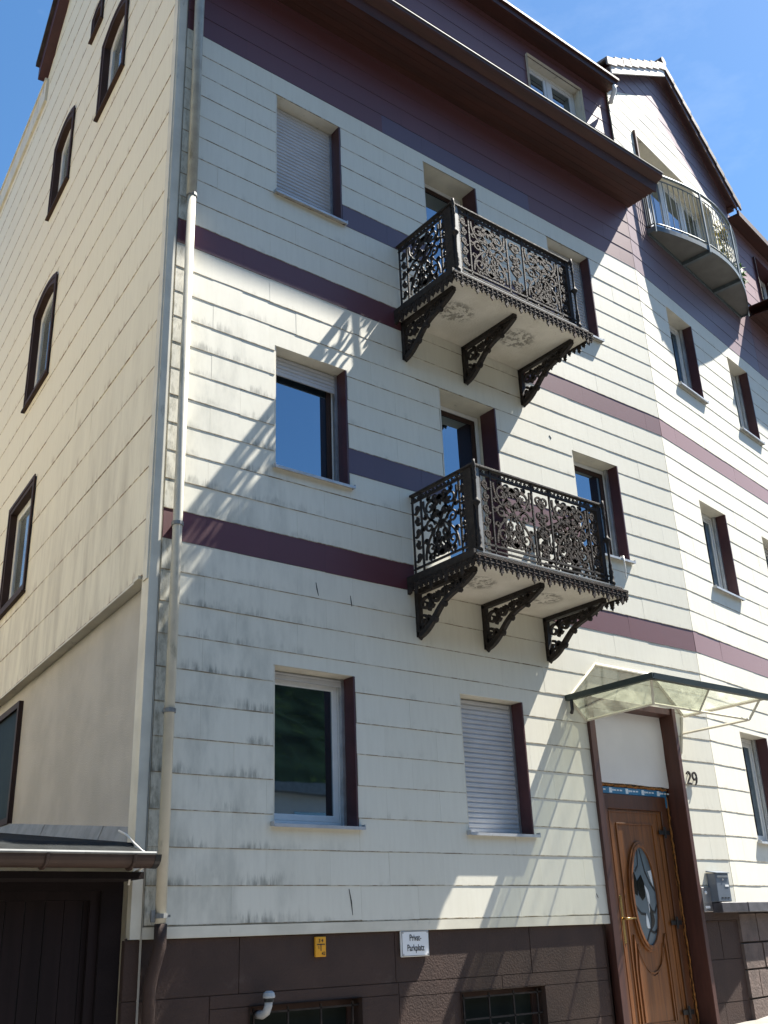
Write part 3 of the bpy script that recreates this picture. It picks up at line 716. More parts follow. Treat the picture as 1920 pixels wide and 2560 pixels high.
def crescent(p0, p1, bulge, thick, n=12):
    dx, dz = p1[0]-p0[0], p1[1]-p0[1]; L = math.hypot(dx, dz); nx, nz = -dz/L, dx/L; o, i = [], []
    for k in range(n+1):
        t = k/n; s_ = math.sin(math.pi*t); x, z = p0[0]+dx*t, p0[1]+dz*t
        o.append((x+nx*bulge*s_, z+nz*bulge*s_)); i.append((x+nx*(bulge-thick)*s_, z+nz*(bulge-thick)*s_))
    return o + i[::-1][1:-1]
art('art_glass', 'blackglass', [(-.55, .30), (-.15, .42), (.05, .25), (.02, -.02), (-.25, -.10), (-.50, .02)], -.0145)
art('art_glass', 'blackglass', [(-.93, .36), (-.72, .48), (-.50, .22), (-.62, .0), (-.96, .05)], -.0145)
art('art_glass', 'opal', crescent((.02, .22), (.22, -.36), .26, .20), -.0145)
art('art_glass', 'blackglass', crescent((.22, -.12), (.12, -.72), .42, .30), -.0150)
art('art_glass', 'opal', crescent((-.08, -.36), (.10, -.66), -.20, -.24), -.0145)
art('art_glass', 'opal', [(.52, .50), (.68, .30), (.84, .18), (.80, .52)], -.0145)
for pts in ([(.0, .95), (.25, .5), (.55, .28), (.95, .1)], [(-.9, -.2), (-.5, -.36), (-.1, -.38)], [(.1, -.7), (-.15, -.85), (-.3, -.93)], [(.1, -.7), (.45, -.75), (.7, -.7)], [(-.6, .5), (-.3, .62), (-.2, .96)], [(.4, -.3), (.7, -.35), (.95, -.2)]):
    mb = MB(); mb.ribbon(lambda x, y, dd: FD.w(OX+x*OA, -.0145+dd, OZ+y*OB), pts, .05, .004); mb.build('lead', 'lead', door)
mb = MB(); mb.box(FD, 8.835, 8.872, -.010, .0, -.12, .34); mb.build('handle_plate', 'brass', door, bevel=.003)
mb = MB(); mb.tube([FD.w(8.853, -.0, .115), FD.w(8.853, -.055, .115), FD.w(8.88, -.062, .115), FD.w(8.99, -.062, .112)], .011, 8); mb.build('handle', 'brass', door, smooth=True)
for z in (.98, .06, -.80):
    mb = MB(); mb.tube([FD.w(L1+.005, -.032, z-.06), FD.w(L1+.005, -.032, z+.06)], .012, 8); mb.box(FD, L1-.09, L1+.09, -.026, -.016, z-.022, z+.022); mb.build('hinge', 'black', door)
# white boarding above, foil tape and foam left open round the frame
mb = MB(); edge = [(8.565, 1.475), (8.9, 1.470), (9.25, 1.476), (9.55, 1.466), (9.80, 1.47), (9.885, 1.462), (9.89, 1.52), (9.884, 1.75), (9.891, 2.0), (9.882, 2.26), (8.565, 2.26)]
mb.plate(FD, edge, -.03, .02); mb.build('white_panel', 'board', door)
mb = MB(); r_ = random.Random(3)
def bead(mb, p0, p1, n, rad):
    pts = [tuple(p0[i]+(p1[i]-p0[i])*k/n+r_.uniform(-.006, .006) for i in range(3)) for k in range(n+1)]
    mb.tube(pts, [rad*r_.uniform(.5, 1.35) for _ in pts], 6)
bead(mb, FD.w(8.57, -.012, 1.452), FD.w(9.87, -.012, 1.448), 40, .016); bead(mb, FD.w(9.845, -.004, 1.36), FD.w(9.86, -.004, -1.05), 70, .011); bead(mb, FD.w(9.81, -.0, 1.36), FD.w(9.815, -.0, -1.05), 70, .008)
mb.build('foam', 'foam', door, smooth=True)
mb = MB(); mb.box(FD, 8.58, 9.80, -.012, .06, 1.364, 1.432, 0); mb.box(FD, 9.80, 9.84, -.010, .05, 1.25, 1.43, 0)
x = 8.60
while x < 9.72:                    # printed repeat on the tape: pale bars and small rounded marks
    mb.box(FD, x, x+.045, -.0136, -.0118, 1.372, 1.424, 1)
    for k in range(3): mb.box(FD, x+.075+.05*k, x+.112+.05*k, -.0136, -.0118, 1.394, 1.410, 1)
    mb.lathe(FD.w(x+.06, -.0118, 1.402), [(.012, 0), (.012, .002)], 10, axis=(0, -1, 0), m=1)
    x += .27
mb.build('foil_tape', ['foil', 'foilw'], door)
mb = MB(); mb.box(FD, 9.80, 9.888, .01, .06, -1.1, 1.36); mb.build('packing', 'wooddark', door)

# ------------------------------------------------------------------ the gabled house round the bend
gab = thing('gabled_house', 'cream and plum gabled house with a tiled verge, round the bend of the street', 'house', (12.6, 4, -1))
UR = 4.25; RU, RZ, TAN = 2.08, 14.03, .70       # ridge
gw = [(.83, 1.63, 7.19, 8.505), (2.86, 3.62, 7.19, 8.505), (.835, 1.64, 4.13, 5.38), (2.86, 3.64, 4.13, 5.38), (.87, 1.67, .93, 2.24), (2.86, 3.64, .93, 2.24)]
BD = (.72, 3.45, 9.76, 11.74)
opg = gw+[BD]
gcut = [lambda u, z: RZ-.10 - TAN*abs(u-RU) - z]
def gcol(k, u): return 'purple' if k in (11, 22) else 'violet' if 32 <= k <= 37 else 'white'
gwall = wall_mesh(F2, 0, UR, .24, 14, opg, depth=.34, cuts=gcut).build('gable_wall', 'trimw', gab)
l1 = lambda u: 12.98+.62*(u-1.43)
l2 = lambda u: 12.98-.50*(u-1.43)
clad(gwall, F2, .004, UR, range(0, 52), .612, ROW, Z00, opg, gcol, cuts=gcut+[lambda u, z: z-.25, lambda u, z: l1(u)-z, lambda u, z: l2(u)-z], uend=.735)
# plum border that follows the verge
clad(gwall, F2, .004, 1.43, range(44, 54), .612, ROW, Z00, opg, lambda k, u: 'violet', cuts=gcut+[lambda u, z: z-l1(u)], uend=.735)
clad(gwall, F2, 1.43, UR, range(40, 54), .612, ROW, Z00, opg, lambda k, u: 'violet', cuts=gcut+[lambda u, z: z-l2(u)], uend=.735)
for (a, b, c, d) in gw: window(gab, F2, a, b, c, d, glass='glass')
# tall balcony doors under a deep head
mb = MB(); dp_ = .30
mb.ring(F2, rectl(*BD), rectl(*BD, .07), dp_-.06, dp_)
for um in (1.40, 2.08, 2.76): mb.box(F2, um-.05, um+.05, dp_-.058, dp_-.002, BD[2]+.07, BD[3]-.07)
bd = mb.build('balcony_door', 'frame', gab, bevel=.004)
us = [BD[0]+.07, 1.35, 1.45, 2.03, 2.13, 2.71, 2.81, BD[1]-.07]
for k in range(4):
    a, b = us[2*k], us[2*k+1]
    mb = MB(); mb.ring(F2, rectl(a+.002, b-.002, BD[2]+.075, BD[3]-.075), rectl(a, b, BD[2]+.07, BD[3]-.07, .055), dp_-.05, dp_-.01); mb.build('sash', 'frame', bd)
    mb = MB(); mb.box(F2, a+.054, b-.054, dp_-.036, dp_-.028, BD[2]+.124, BD[3]-.124); mb.build('pane', 'glasspale' if k == 0 else 'glass', bd)
mb = MB(); mb.box(F2, BD[0]-.03, BD[0]+.006, -.05, dp_-.07, BD[2], BD[3]+.01); mb.build('reveal_board', 'casing', bd)
# roof of the gable: slabs, verge tiles, barge boards
OV = .145
for s_, name in ((-1, 'roof'), (1, 'roof')):
    ue = RU + s_*(2.13 if s_ < 0 else 2.28); zt = lambda u: RZ + .02 - TAN*abs(u-RU)
    mb = MB(); mb.hexa([F2.w(RU, -OV, zt(RU)-.09), F2.w(ue, -OV, zt(ue)-.09), F2.w(ue, 6, zt(ue)-.09), F2.w(RU, 6, zt(RU)-.09),
                        F2.w(RU, -OV, zt(RU)), F2.w(ue, -OV, zt(ue)), F2.w(ue, 6, zt(ue)), F2.w(RU, 6, zt(RU))])
    rf = mb.build('roof', 'brown', gab)
    mb = MB(); zb = lambda u: zt(u)-.092
    mb.prism([F2.w(u, -OV-.022, z) for u, z in ((RU, zb(RU)+.05), (ue, zb(ue)+.05), (ue, zb(ue)-.16), (RU, zb(RU)-.16))], [F2.w(u, -OV+.006, z) for u, z in ((RU, zb(RU)+.05), (ue, zb(ue)+.05), (ue, zb(ue)-.16), (RU, zb(RU)-.16))])
    mb.build('barge_board', 'board' if s_ < 0 else 'casing', rf)
    n = 8 if s_ < 0 else 9; L = abs(ue-RU)+.12
    for row in range(3):
        for k in range(n):
            a = RU + s_*L*k/n; b = RU + s_*L*(k+1.12)/n; y0 = -OV-.03+.31*row; y1 = y0+.305
            h0 = zt(a)+.035-.012; h1 = zt(b)+.035+.035
            mb = MB(); mb.hexa([F2.w(a, y0, h0-.04), F2.w(b, y0, h1-.04), F2.w(b, y1, h1-.04), F2.w(a, y1, h0-.04), F2.w(a, y0, h0), F2.w(b, y0, h1), F2.w(b, y1, h1), F2.w(a, y1, h0)])
            if row == 0: mb.hexa([F2.w(a, y0-.02, h0-.15), F2.w(b, y0-.02, h1-.15), F2.w(b, y0+.012, h1-.15), F2.w(a, y0+.012, h0-.15), F2.w(a, y0-.02, h0), F2.w(b, y0-.02, h1), F2.w(b, y0+.012, h1), F2.w(a, y0+.012, h0)])
            mb.build('tile', 'tile' if s_ < 0 else 'tiledark', rf)
mb = MB(); mb.tube([F2.w(RU, -OV-.05, RZ+.10), F2.w(RU, .4, RZ+.10)], .085, 10); mb.build('ridge_tile', 'tiledark', gab)
mb = MB(); mb.tube([F2.w(RU+2.30, -.08, RZ-TAN*2.27-.14), F2.w(RU+2.30, 5, RZ-TAN*2.27-.14)], .06, 8); mb.build('gutter', 'casing', gab)
# plinth round the bend, under a dark ledge
mb = wall_mesh(F2, 0, UR, -1.8, .15, [], y=.022); gp = mb.build('plinth', 'stone', gab)
plinth(gp, F2, 0.0, UR, .135, -1.3, 'stone', .62, .30, (), y0=-.02, seed=5)
mb = MB(); mb.box(F2, .0, UR, -.15, .02, .142, .246); mb.build('ledge', 'ledge', gab, bevel=.006)
mb = MB(); mb.box(F1, 10.135, 10.612, -.148, .02, .142, .246); mb.build('ledge', 'ledge', house, bevel=.006)
mb = MB(); mb.box(F1, 9.96, 10.6, -.02, .05, .069, .16); mb.build('stone', 'plinth', pl)

# ------------------------------------------------------------------ house beyond the gable
far = thing('mansard_house', 'plum clad house beyond the gable with a wide dark eave', 'house', (16.5, 4, -1))
fo = [(4.82, 5.62, 4.13, 5.38), (4.82, 5.62, 7.19, 8.505), (4.82, 5.62, .93, 2.24)]
fw2 = wall_mesh(F2, UR, 9, .24, 9.9, fo).build('front_wall', 'trimw', far)
clad(fw2, F2, UR+.004, 9, range(0, 37), .612, ROW, Z00, fo, lambda k, u: 'purple' if k in (11, 22) or k >= 32 else 'white', cuts=[lambda u, z: z-.25], uend=.735)
for o in fo: window(far, F2, *o)
eave(far, F2, UR+.03, 9, EAVE+.03, .47, .19)
mb = wall_mesh(F2, UR, 9, 10, 12.3, [(5.25, 6.3, 10.75, 11.72)], y=.05); fu = mb.build('upper_wall', 'brown', far)
clad(fu, F2, UR+.01, 9, range(38, 45), .612, ROW, Z00, [(5.25, 6.3, 10.75, 11.72)], lambda k, u: 'purple', off=.044, uend=.735)
window(far, F2, 5.25, 6.3, 10.75, 11.72, div=2, reveal='trimw', sill=False, rail=False, dep=.2)
mb = MB(); mb.box(F2, UR+.06, 9, -.16, .06, 12.06, 12.10); mb.box(F2, UR+.06, 9, -.20, -.16, 12.03, 12.16); mb.build('upper_eave', 'soffit', far)
mb = MB(); mb.box(F2, UR, 9, -.13, .02, .142, .246); mb.box(F2, UR, 9, -.0, .03, -1.5, .13); mb.build('plinth', 'stone', far)

# cracks and knocks in the old boards
for pts in ([(4.98, 2.99), (4.99, 2.93), (5.005, 2.87)], [(5.36, 2.93), (5.37, 2.86), (5.375, 2.83)], [(5.27, .40), (5.29, .30), (5.30, .20)], [(8.35, 5.43), (8.38, 5.40), (8.36, 5.38)], [(8.29, .35), (8.31, .31)]):
    mb = MB(); mb.ribbon(lambda x, y, d: (x, -.0105+d, y), pts, [.003]+[.010]*(len(pts)-2)+[.003], .004); mb.build('crack', 'lead', front)
n_all = SPECS
SPECS = [s for s in n_all if s['parent'].name in (front.name, side.name, upper.name)]; make_panels(house)
SPECS = [s for s in n_all if s['parent'].name == gwall.name]; make_panels(gab)
SPECS = [s for s in n_all if s['parent'].name in (fw2.name, fu.name)]; make_panels(far)

# ------------------------------------------------------------------ garage at the foot of the side wall
gr = thing('garage', 'low dark brown garage with a copper gutter against the side wall', 'garage', (1, 2, -1.6))
mb = MB(); mb.box(F1, 3.17, XL-.03, .06, .30, -2, .50); mb.box(F1, -3, 3.17, .06, .30, .40, .50); mb.box(F1, -3, -1.9, .07, .3, -2, .4); mb.build('wall', 'garagewall', gr)
rz = lambda y: .72+.115*y if y > 0 else .72+.30*y
mb = MB(); mb.hexa([(-3, -.32, rz(-.32)-.07), (3.30, -.32, rz(-.32)-.07), (3.30, 0, rz(0)-.07), (-3, 0, rz(0)-.07), (-3, -.32, rz(-.32)), (3.30, -.32, rz(-.32)), (3.30, 0, rz(0)), (-3, 0, rz(0))])
q = FS.w(-7, .085, 0); p = FS.w(0, .085, 0)
mb.hexa([(-3, 0, rz(0)-.07), (p.x, 0, rz(0)-.07), (q.x, 7, rz(7)-.07), (-3, 7, rz(7)-.07), (-3, 0, rz(0)), (p.x, 0, rz(0)), (q.x, 7, rz(7)), (-3, 7, rz(7))])
mb.build('roof', 'felt', gr)
mb = MB(); mb.box(F1, -3, 3.31, -.30, .06, .455, .50); mb.build('soffit', 'garagewall', gr)
mb = MB()
for k in range(8):
    v0, v1 = .02+.9*k, .02+.9*k+.905
    dz = .004*(k % 2)
    mb.hexa([FS.w(-v0, .02-dz, rz(v0)+.0), FS.w(-v0, .085, rz(v0)+.0), FS.w(-v1, .085, rz(v1)), FS.w(-v1, .02-dz, rz(v1)),
             FS.w(-v0, .06-dz, .83+.112*v0), FS.w(-v0, .088, .83+.112*v0), FS.w(-v1, .088, .83+.112*v1), FS.w(-v1, .06-dz, .83+.112*v1)])
mb.build('flashing', 'flash', gr)
mb = MB(); pr = [(.085*math.cos(t), .085*math.sin(t)) for t in [R(180+15*k) for k in range(13)]]
for (L, s_) in ((pr, 0), ):
    for k in range(12):
        a, b = pr[k], pr[k+1]; a2, b2 = (a[0]*.93, a[1]*.93), (b[0]*.93, b[1]*.93)
        mb.hexa([(-3, -.40+a[0], .585+a[1]), (3.30, -.40+a[0], .600+a[1]), (3.30, -.40+b[0], .600+b[1]), (-3, -.40+b[0], .585+b[1]),
                 (-3, -.40+a2[0], .585+a2[1]), (3.30, -.40+a2[0], .600+a2[1]), (3.30, -.40+b2[0], .600+b2[1]), (-3, -.40+b2[0], .585+b2[1])])
mb.build('gutter', 'gutter', gr)
gt = [o for o in gr.children if o.name.startswith('gutter')][0]
mb = MB(); mb.tube([(-3, -.49, .592), (3.30, -.49, .607)], .011, 8); mb.build('bead', 'flash', gt)
mb = MB(); mb.prism([(3.302, -.40+a*1.02, .600+b*1.02) for a, b in pr], [(3.345, -.40+a*1.02, .600+b*1.02) for a, b in pr]); mb.build('end_cap', 'black', gt)
for x in (.7, 2.55, 3.15):
    mb = MB(); mb.tube([(x, -.40+a*1.05, .5985+b*1.05) for a, b in pr], .012, 6); mb.build('bracket', 'gutter', gt)
mb = MB(); mb.ring(F1, rectl(-1.9, 3.168, -2.0, .398), rectl(-1.8, 3.10, -1.95, .34), .085, .16); gdr = mb.build('door', 'garage', gr)
x = -1.80
while x < 3.08:
    mb = MB(); mb.box(F1, x+.003, min(x+.135, 3.10)-.003, .115+rnd.uniform(-.002, .002), .15, -1.95, .338); mb.build('plank', 'garage', gdr); x += .135
mb = MB(); mb.box(F1, -1.80, 3.10, .104, .14, -.52, -.505); mb.build('rail', 'garage', gdr)
tag((lambda mb: (mb.tube([(3.24, .0, .80), (3.26, -.10, .76), (3.29, -.16, .70), (3.325, -.22, .645), (3.35, -.30, .61), (3.33, -.34, .56), (3.28, -.30, .515), (3.25, -.22, .49), (3.245, -.20, .42)], .008, 6), mb.build('cable', 'rope', None, smooth=True))[1])(MB()),
    'white cable hanging over the end of the garage gutter', 'cable')

# ------------------------------------------------------------------ cast-iron balconies
def spiral(cx, cy, r, a0, turns, sgn, r1=.16, n=None):
    n = n or max(8, int(turns*13))
    return [(cx+r*(1-(1-r1)*k/n)*math.cos(a0+sgn*2*math.pi*turns*k/n), cy+r*(1-(1-r1)*k/n)*math.sin(a0+sgn*2*math.pi*turns*k/n)) for k in range(n+1)]
def taper(n, a, b): return [a+(b-a)*k/(n-1) for k in range(n)]
def bez(p0, p1, p2, p3, n=10):
    return [tuple((1-t)**3*p0[i]+3*(1-t)**2*t*p1[i]+3*(1-t)*t*t*p2[i]+t**3*p3[i] for i in (0, 1)) for t in [k/n for k in range(n+1)]]
def leaf(mb, pf, x, y, a, L, w_, d):
    pts = [(x+L*t*math.cos(a), y+L*t*math.sin(a)) for t in (0, .35, .7, 1)]
    mb.ribbon(pf, pts, [w_*.35, w_, w_*.7, w_*.1], d)
def scroll_work(mb, pf, x0, x1, y0, y1, kind, jit):
    """one cast panel: mirrored S and C scrolls with leaves and rosettes"""
    W_, H_ = x1-x0, y1-y0; mx_ = (x0+x1)/2
    def mir(pts): return [(2*mx_-x, y) for x, y in pts]
    def both(pts, w_):
        mb.ribbon(pf, pts, w_, .016); mb.ribbon(pf, mir(pts), w_, .016)
    X = lambda a: mx_ + a*W_/2
    for yy in (y0, y1): mb.ribbon(pf, [(x0-.008, yy), (x1+.008, yy)], .008, .014)
    for xx in (x0, x1): mb.ribbon(pf, [(xx, y0), (xx, y1)], .006, .014)
    Y = lambda b: y0 + b*H_
    if kind == 'big':
        r = W_*.17
        for (a, b, rr_, a1, tu, sg) in ((-.56, .80, r, R(-70), 1.35, 1), (-.56, .20, r, R(70), 1.35, -1), (-.60, .52, r*.82, R(0), 1.3, 1), (-.22, .66, r*.62, R(200), 1.2, -1), (-.22, .36, r*.62, R(160), 1.2, 1), (-.26, .10, r*.60, R(90), 1.2, 1), (-.24, .91, r*.55, R(-90), 1.2, -1)):
            pts = spiral(X(a), Y(b), rr_, a1, tu, sg); both(pts, taper(len(pts), .022, .015))
            mb.lathe(pf(*pts[-1], -.011), [(.013, 0), (.016, .008), (.013, .020)], 7, axis=Vector(pf(0, 0, .01))-Vector(pf(0, 0, 0)))
            q = mir([pts[-1]])[0]; mb.lathe(pf(*q, -.011), [(.013, 0), (.016, .008), (.013, .020)], 7, axis=Vector(pf(0, 0, .01))-Vector(pf(0, 0, 0)))
        for P in (bez((X(-.42), Y(.80)), (X(-.1), Y(.66)), (X(.34), Y(.34)), (X(.36), Y(.18))), bez((X(-.88), Y(.05)), (X(-.9), Y(.35)), (X(-.3), Y(.45)), (X(0), Y(.56))), bez((X(-.90), Y(.95)), (X(-.95), Y(.65)), (X(-.35), Y(.60)), (X(0), Y(.44))), bez((X(-.5), Y(.02)), (X(-.3), Y(.2)), (X(-.12), Y(.12)), (X(0), Y(.30)))):
            both(P, taper(len(P), .022, .016))
        for a, b, an in ((-.30, .78, 160), (-.44, .62, 60), (-.78, .66, 100), (-.80, .36, -110), (-.44, .30, -40), (-.12, .22, 80), (-.15, .80, 110), (-.66, .92, 30), (-.72, .08, -30), (-.05, .60, 60), (-.92, .50, 90), (-.36, .46, 200)):
            for dd in (-28, 12, 50):
                leaf(mb, pf, X(a), Y(b), R(an+dd), .060, .034, .014); leaf(mb, pf, 2*mx_-X(a), Y(b), R(180-an-dd), .060, .034, .014)
        for (b, s_) in ((.93, -1), (.04, 1)):       # palmette and tulip
            for an in (-60, -30, 0, 30, 60): leaf(mb, pf, X(0), Y(b), R(90*s_+an), .105, .044, .018)
        for k in range(8): leaf(mb, pf, X(0), Y(.5), R(45*k+10), .052, .026, .018)
        mb.lathe(pf(X(0), Y(.5), -.014), [(.022, 0), (.024, .012), (.010, .028)], 8, axis=Vector(pf(0, 0, .01))-Vector(pf(0, 0, 0)))
    elif kind == 'mid':
        for b, sg in ((.86, 1), (.64, -1), (.40, 1), (.16, -1)):
            pts = spiral(X(-.36), Y(b), W_*.24, R(-40*sg), 1.35, sg); both(pts, taper(len(pts), .021, .015))
            P = bez((X(-.6), Y(b-.02)), (X(-.2), Y(b-.14)), (X(.1), Y(b-.06)), (X(0), Y(b-.18))); both(P, .018)
            for an in (20, 70, 120): leaf(mb, pf, X(-.1), Y(b-.10), R(an+180*(sg < 0)), .048, .024, .014); leaf(mb, pf, X(.1), Y(b-.10), R(180-an-180*(sg < 0)), .048, .024, .014)
        for k in range(6): leaf(mb, pf, X(0), Y(.52), R(60*k), .05, .028, .02)
    else:
        for k, b in enumerate((.88, .70, .52, .34, .15)):
            sg = 1 if k % 2 else -1
            pts = spiral(X(.12*sg), Y(b), W_*.30, R(90*sg), 1.4, sg); mb.ribbon(pf, pts, taper(len(pts), .020, .014), .016)
            for an in (40, 95, 150): leaf(mb, pf, X(-.2*sg), Y(b-.08), R(an if sg > 0 else 180-an), .045, .024, .014)
def turned_post(mb, x, y, z0, z1, up):
    H_ = z1-z0
    prof = [(.030, 0), (.030, .03), (.018, .04), (.026, .07), (.018, .10), (.026, .13), (.017, .17), (.020, .20), (.013, .24), (.014, .44*H_), (.016, .50*H_), (.026, .52*H_), (.038, .535*H_), (.038, .555*H_), (.020, .575*H_), (.014, .61*H_), (.012, .80*H_), (.020, .82*H_), (.012, .85*H_), (.021, .88*H_), (.012, .91*H_), (.020, .94*H_), (.016, H_-.004), (.014, H_+.03)]
    mb.lathe((x, y, z0), prof, 10)
def fringe(mb, F_, u0, u1, y, z, pitch):
    """cast valance: a moulded band of beads over pointed leaf pendants"""
    mb.box(F_, u0, u1, y-.014, y+.014, z-.010, z+.012); mb.box(F_, u0, u1, y-.005, y+.005, z-.045, z-.010); mb.box(F_, u0, u1, y-.011, y+.009, z-.054, z-.043)
    n = int(round((u1-u0)/pitch)); p = (u1-u0)/n
    for k in range(n):
        c = u0+(k+.5)*p; L = .155 if k % 3 == 1 else .118
        pts = [(c, z-L), (c+.010, z-L+.024), (c+.026, z-L+.030), (c+.020, z-L+.046), (c+p*.40, z-.070), (c+p*.47, z-.050), (c-p*.47, z-.050), (c-p*.40, z-.070), (c-.020, z-L+.046), (c-.026, z-L+.030), (c-.010, z-L+.024)]
        mb.plate(F_, pts, y-.007, y+.007)
        mb.lathe(F_.w(c, y-.005, z-.028), [(.016, 0), (.010, .010)], 6, axis=F_.i*-1); mb.lathe(F_.w(c, y-.007, z-.078), [(.012, 0), (.007, .009)], 6, axis=F_.i*-1)
def iron_balcony(zf, label, x0=6.15, x1=7.95, seed=1):
    b = thing('iron_balcony', label, 'balcony', (7.05, -.5, zf-.5), 'ornate cast iron balconies on the facade')
    YF = -.925; zt = zf+.885
    mb = MB(); mb.box(F1, 6.09, 8.10, YF-.035, -.012, zf-.10, zf-.008); sl_ = mb.build('slab', 'slab', b, org=Vector((7.05, -.49, zf-.10)))
    mb = MB(); mb.box(F1, 6.085, 8.105, YF-.042, -.012, zf-.008, zf+.006); mb.build('floor_plate', 'flash', b)
    mb = MB(); fringe(mb, F1, 6.05, 8.15, YF-.055, zf-.045, .070); mb.build('valance', 'ironrust', b)
    FL = Frame((6.06, 0, 0), R(-90)); FR = Frame((8.13, 0, 0), R(-90))
    mb = MB(); fringe(mb, FL, .02, .965, -.0, zf-.045, .070); mb.box(FL, .0, .965, -.012, .03, zf-.062, zf+.012)
    mb.plate(FL, [(.0, zf-.06), (.10, zf-.06), (.07, zf-.12), (.02, zf-.16), (0, zf-.16)], -.01, .02); mb.build('valance', 'iron', b)
    mb = MB(); fringe(mb, FR, .02, .965, .0, zf-.045, .070); mb.build('valance', 'iron', b)
    # rails
    mb = MB(); mb.box(F1, x0-.03, x1+.03, YF-.026, YF+.026, zt-.012, zt+.012); mb.box(F1, x0-.028, x0+.024, YF+.026, -.012, zt-.0115, zt+.0115); mb.box(F1, x1-.024, x1+.028, YF+.026, -.012, zt-.0115, zt+.0115)
    mb.build('top_rail', 'iron', b, bevel=.004)
    mb = MB()
    for z in (zf+.055, zf+.105): mb.box(F1, x0-.01, x1+.01, YF-.009, YF+.009, z-.008, z+.008); mb.box(F1, x0-.009, x0+.009, YF+.01, -.012, z-.0075, z+.0075); mb.box(F1, x1-.009, x1+.009, YF+.01, -.012, z-.0075, z+.0075)
    mb.box(F1, x0, x1, YF-.008, YF+.008, zt-.075, zt-.063); mb.box(F1, x0-.008, x0+.008, YF+.01, -.012, zt-.0745, zt-.0635); mb.box(F1, x1-.008, x1+.008, YF+.01, -.012, zt-.0745, zt-.0635)
    mb.build('cross_rail', 'iron', b)
    pfF = lambda x, y, d: (x, YF-d, y)
    pfL = lambda x, y, d: (x0-d, x, y)
    pfR = lambda x, y, d: (x1-d, x, y)
    # front: corner pilasters, narrow, big, middle, big, narrow
    cuts_ = [x0+.075, x0+.215, x0+.775, x0+1.025, x1-.215, x1-.06]
    kinds = ['thin', 'big', 'mid', 'big', 'thin']
    for a, c, k in zip(cuts_, cuts_[1:], kinds):
        mb = MB(); scroll_work(mb, pfF, a+.008, c-.008, zf+.115, zt-.08, k, seed); mb.build('scroll_panel', 'ironrust', b); mb = MB(); scroll_band(mb, pfF, a, c, zt-.063, zt-.012); mb.build('scroll_frieze', 'ironrust', b)
    for x in cuts_:
        mb = MB(); mb.box(F1, x-.008, x+.008, YF-.009, YF+.009, zf+.01, zt-.011); mb.build('upright', 'iron', b)
    for yv in (-.03, -.16, -.72, -.80):
        for xx in (x0, x1): mb = MB(); mb.box(F1, xx-.008, xx+.008, yv-.008, yv+.008, zf+.01, zt-.011); mb.build('upright', 'iron', b)
    for pf in (pfL, pfR):
        for a, c, k in ((-.03, -.16, 'thin'), (-.16, -.72, 'big'), (-.72, -.80, 'thin')):
            mb = MB(); scroll_work(mb, pf, c+.008, a-.008, zf+.115, zt-.08, k, seed); mb.build('scroll_panel', 'iron', b); mb = MB(); scroll_band(mb, pf, c, a, zt-.063, zt-.012); mb.build('scroll_frieze', 'iron', b)
    mb = MB(); mb.box(F1, x0-.010, x0+.010, -.905, -.81, zf+.008, zt-.012); mb.build('pilaster', 'iron', b); mb = MB(); mb.box(F1, x0+.018, x0+.066, YF-.010, YF+.010, zf+.008, zt-.012); mb.build('flat_post', 'flash', b)
    mb = MB(); mb.box(F1, x1-.048, x1-.020, YF-.010, YF+.010, zf+.008, zt-.012); mb.box(F1, x1-.010, x1+.010, -.905, -.81, zf+.008, zt-.012); mb.build('pilaster', 'iron', b)
    for xx in (x0-.012, x1+.012):
        mb = MB(); turned_post(mb, xx, YF-.03, zf+.006, zt+.012, 0); mb.build('post', 'iron', b, smooth=True)
    # brackets
    for xx in (6.17, 7.05, 7.95):
        mb = MB(); pb = lambda x, y, d, xx=xx: (xx+d, -x, y); z0 = zf-.102
        mb.ribbon(pb, [(.012, z0-.022), (.84, z0-.022)], .044, .055); mb.ribbon(pb, [(.03, z0-.02), (.03, z0-.42)], .036, .055)
        S_ = bez((.035, z0-.45), (.20, z0-.42), (.27, z0-.28), (.40, z0-.205), 12) + bez((.40, z0-.205), (.53, z0-.14), (.66, z0-.15), (.83, z0-.045), 9)[1:]
        mb.ribbon(pb, S_, [.058-.030*k/(len(S_)-1) for k in range(len(S_))], .045)
        for (cx, cz, r_, a1, tu, sg) in ((.130, -.165, .088, -60, 1.4, 1), (.100, -.325, .055, 100, 1.2, -1), (.275, -.130, .058, 20, 1.25, -1), (.395, -.110, .046, 200, 1.2, 1), (.500, -.100, .042, 20, 1.2, -1), (.605, -.090, .038, 200, 1.2, 1), (.705, -.075, .028, 20, 1.1, -1)):
            pts = spiral(cx, z0+cz, r_, R(a1), tu, sg); mb.ribbon(pb, pts, taper(len(pts), .025, .015), .036)
        for (cx, cz, an) in ((.20, -.22, 60), (.20, -.08, 250), (.32, -.14, 80), (.43, -.12, 100), (.54, -.11, 80), (.65, -.095, 80), (.16, -.34, 40), (.05, -.40, 80)):
            for dd in (-35, 0, 35): leaf(mb, pb, cx, z0+cz, R(an+dd), .06, .036, .034)
        for k, (t, s_) in enumerate(((.36, .036), (.60, .032), (.82, .026))):
            x, y = S_[int(t*(len(S_)-1))]; mb.lathe((xx-.024, -x, y-.03), [(s_*.6, 0), (s_, .012), (s_, .036), (s_*.6, .048)], 8, axis=(1, 0, 0))
        mb.lathe((xx, -.035, z0-.50), [(.006, 0), (.022, .02), (.026, .045), (.016, .07)], 8)
        mb.box(F1, xx-.035, xx+.035, -.012, .006, z0-.47, z0-.0)
        mb.build('bracket', 'iron', b)
    return b
